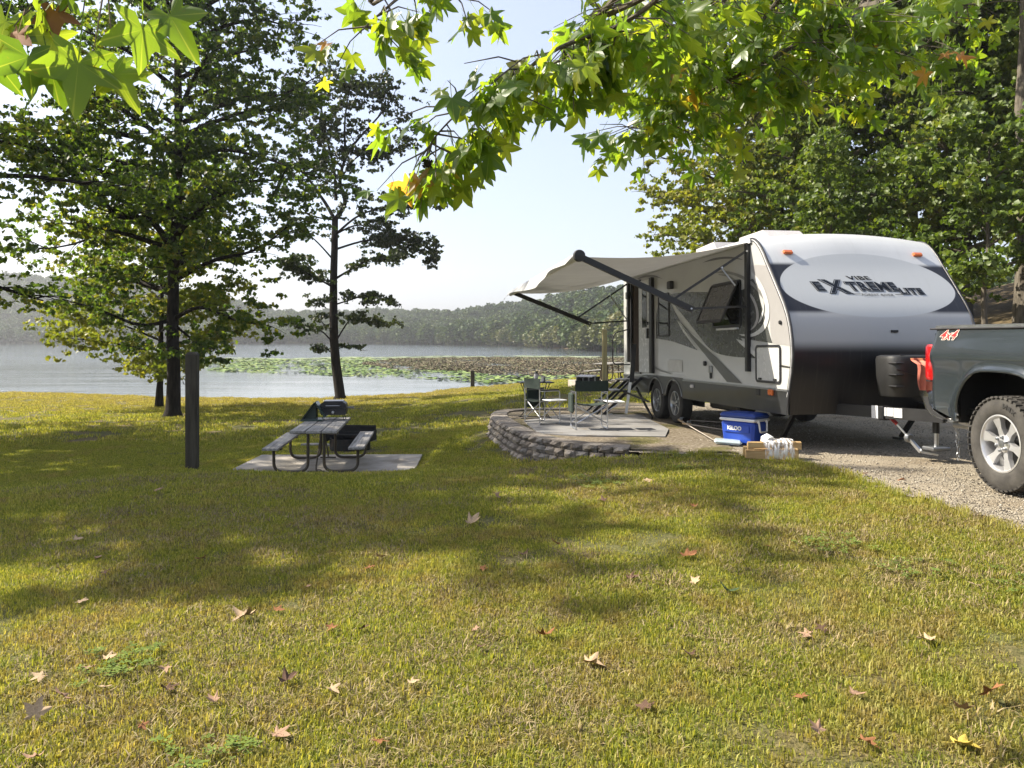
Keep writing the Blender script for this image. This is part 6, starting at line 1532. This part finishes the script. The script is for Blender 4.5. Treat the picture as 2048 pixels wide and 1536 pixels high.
# tufts along the drive edge and beside the firewood
ex_ = []; 
for i in range(len(drive_left)-1):
    a = Vector((*drive_left[i],0)); b_ = Vector((*drive_left[i+1],0)); k = int((b_-a).length/.045)
    for j in range(k): q = a.lerp(b_, j/k); ex_.append((q.x+rng.normal(-.05,.06), q.y+rng.normal(-.03,.05)))
ex_ = np.array(ex_); add_grass(ex_[:,0], ex_[:,1], ground_z(ex_[:,0],ex_[:,1])+.02, .8, [tuft(480+i, 30, .06, .075, .0045, .6) for i in range(4)], 'ragged grass fringe along the gravel edge')
ee = []
for i in range(len(sl)):
    a = Vector((*sl[i],0)); b_ = Vector((*sl[(i+1)%4],0)); k = int((b_-a).length/.05)
    for j in range(k): q = a.lerp(b_, j/k); ee.append((q.x+rng.normal(0,.04), q.y+rng.normal(0,.04)))
ee = np.array(ee); k = (ee[:,1] < 12.5) | (ee[:,0] > -1.9) | (ee[:,0] < -4.6); ee = ee[k]
add_grass(ee[:,0], ee[:,1], np.maximum(ground_z(ee[:,0],ee[:,1]), SLZ-.10), .9, [tuft(490+i, 30, .05, .06, .005, .6) for i in range(4)], 'grass creeping over the edge of the lawn slab')

# ------------------------------------------------------------ fallen leaves, each one a thing
cols = {'pale tan': (.40,.29,.18), 'orange brown': (.22,.10,.045), 'dark brown': (.10,.06,.04), 'pinkish beige': (.30,.19,.125), 'yellow': (.45,.34,.07), 'dull green': (.06,.09,.04)}
fmats = {k: plain('fallen_'+k.replace(' ','_'), v, .85, var=.25, scale=12, spec=.15) for k, v in cols.items()}
def fallen(seed, state):
    r = random.Random(seed); me = star_leaf(seed, 1 if seed%3 else 0); c_ = {'flat': .15, 'curled': 1.1, 'folded': 1.7, 'upturned': .8}[state]
    for v in me.vertices:
        x, y = v.co.x, v.co.y; v.co.z = c_*.45*abs(x)**1.4 + c_*.22*max(0,y)**2*(1 if seed%2 else -.4) + .06*math.sin(6*x+4*y)
        v.co.x = x*(1-.25*c_*abs(x)*.6)
    return me
FL = [(497,1243,.095,'pale tan','folded'),(550,1232,.05,'orange brown','curled'),(68,1455,.075,'pale tan','upturned'),(130,1415,.07,'pinkish beige','upturned'),(85,1365,.05,'pale tan','flat'),(210,1332,.05,'pale tan','curled'),(183,1347,.045,'pinkish beige','curled'),(330,1390,.065,'dark brown','curled'),(212,1390,.04,'pale tan','flat'),(430,1417,.05,'pinkish beige','folded'),(330,1350,.045,'pinkish beige','curled'),(570,1378,.065,'dark brown','folded'),(660,1390,.05,'pale tan','curled'),(550,1482,.06,'pinkish beige','curled'),(282,1465,.035,'orange brown','curled'),(722,1272,.045,'dark brown','curled'),(668,1265,.05,'orange brown','curled'),
 (152,1088,.06,'pale tan','curled'),(200,1122,.055,'pinkish beige','flat'),(403,1125,.06,'orange brown','curled'),(157,1213,.05,'pale tan','flat'),(206,1153,.05,'dark brown','curled'),(315,986,.07,'pinkish beige','flat'),(940,1055,.095,'pale tan','folded'),(995,1003,.075,'pinkish beige','upturned'),(1295,968,.10,'pale tan','flat'),(1210,1008,.07,'dark brown','curled'),(1387,1020,.05,'orange brown','curled'),(760,1127,.06,'pale tan','upturned'),(735,1147,.05,'orange brown','curled'),(1048,1118,.06,'dark brown','curled'),(1113,1100,.055,'orange brown','upturned'),(970,1145,.05,'orange brown','flat'),(1372,1122,.085,'orange brown','curled'),(1388,1180,.05,'pale tan','upturned'),(1258,1168,.055,'dark brown','folded'),(1457,1192,.08,'dull green','curled'),(1085,1282,.07,'orange brown','folded'),(1175,1338,.075,'pale tan','folded'),(955,1268,.04,'pinkish beige','flat'),(1380,1325,.05,'dark brown','curled'),(1620,1283,.055,'pinkish beige','flat'),(1650,1268,.05,'dark brown','flat'),(1865,1293,.065,'pale tan','curled'),(1710,1404,.05,'pinkish beige','curled'),(1607,1407,.045,'orange brown','flat'),(1975,1412,.07,'orange brown','upturned'),(1925,1440,.055,'pinkish beige','upturned'),(1915,1510,.07,'yellow','curled'),(1640,1488,.05,'pinkish beige','upturned'),(1725,1500,.055,'orange brown','curled'),(1733,957,.06,'dark brown','flat'),(1800,972,.06,'orange brown','curled'),(75,1528,.05,'pinkish beige','curled'),(757,1500,.045,'orange brown','flat'),(1185,1080,.03,'dark brown','flat'),(545,1100,.04,'dark brown','flat'),(960,1310,.035,'dark brown','curled'),(1530,1100,.04,'orange brown','flat'),(1950,1180,.05,'pale tan','flat'),(620,1180,.035,'pinkish beige','flat'),(820,1380,.04,'pale tan','curled'),(1290,1430,.05,'dark brown','flat')]
seen_l = {}
for i,(px,py,s,cn,stt) in enumerate(FL):
    p = ground_hit(px, py)
    if inside(drive_poly, np.array([p.x]), np.array([p.y]))[0]: p.z = float(pad_z(p.y))+.01
    me = fallen(600+i, stt); me.name = 'fallen_leaf'; me.materials.append(fmats[cn]); o = bpy.data.objects.new('fallen_leaf', me); COL.objects.link(o)
    o.location = p+Vector((0,0,.028+.012*(stt=='upturned'))); o.scale = (s,s,s); r_ = random.Random(i)
    o.rotation_euler = (r_.uniform(-.25,.25)+(.7 if stt=='upturned' else 0), r_.uniform(-.3,.3), r_.uniform(0,6.28))
    col_w = 'far left edge' if px < 160 else 'left side' if px < 420 else 'left of centre' if px < 820 else 'middle' if px < 1200 else 'right of centre' if px < 1500 else 'right side' if px < 1800 else 'far right edge'
    row_w = 'nearest the camera' if py > 1440 else 'in the near foreground' if py > 1340 else 'in the sunlit foreground' if py > 1200 else 'on the middle of the lawn' if py > 1060 else 'on the farther lawn'
    lab = f'{stt} {cn} leaf {row_w}, {col_w}'
    if py < 990 and px > 1700: lab = f'{stt} {cn} leaf lying on the sunlit gravel drive'
    seen_l.setdefault(lab, []).append(o)
    tag(o, lab, 'leaf', 'fallen leaves on the lawn')
for lab, os_ in seen_l.items():
    if len(os_) > 1:
        for j, o in enumerate(sorted(os_, key=lambda q: q.location.x/q.location.y)): o['label'] = ('left-hand ' if j == 0 else 'right-hand ' if j == 1 else 'outermost ')+lab

# ------------------------------------------------------------ air
hz = MB().box(-900,900,-60,900,-16,78).build('haze', None)
hz.data.materials.clear(); hm = bpy.data.materials.new('haze_air'); hm.use_nodes = True; t_ = hm.node_tree; t_.nodes.remove(t_.nodes['Principled BSDF'])
pv = t_.nodes.new('ShaderNodeVolumePrincipled'); pv.inputs['Color'].default_value = (.93,.96,1,1); pv.inputs['Density'].default_value = .00038; pv.inputs['Anisotropy'].default_value = .35
t_.links.new(pv.outputs[0], t_.nodes['Material Output'].inputs['Volume']); hz.data.materials.append(hm); tag(hz, kind='stuff')
SC.cycles.volume_bounces = 0
SC.cycles.max_bounces = 8; SC.cycles.transparent_max_bounces = 12
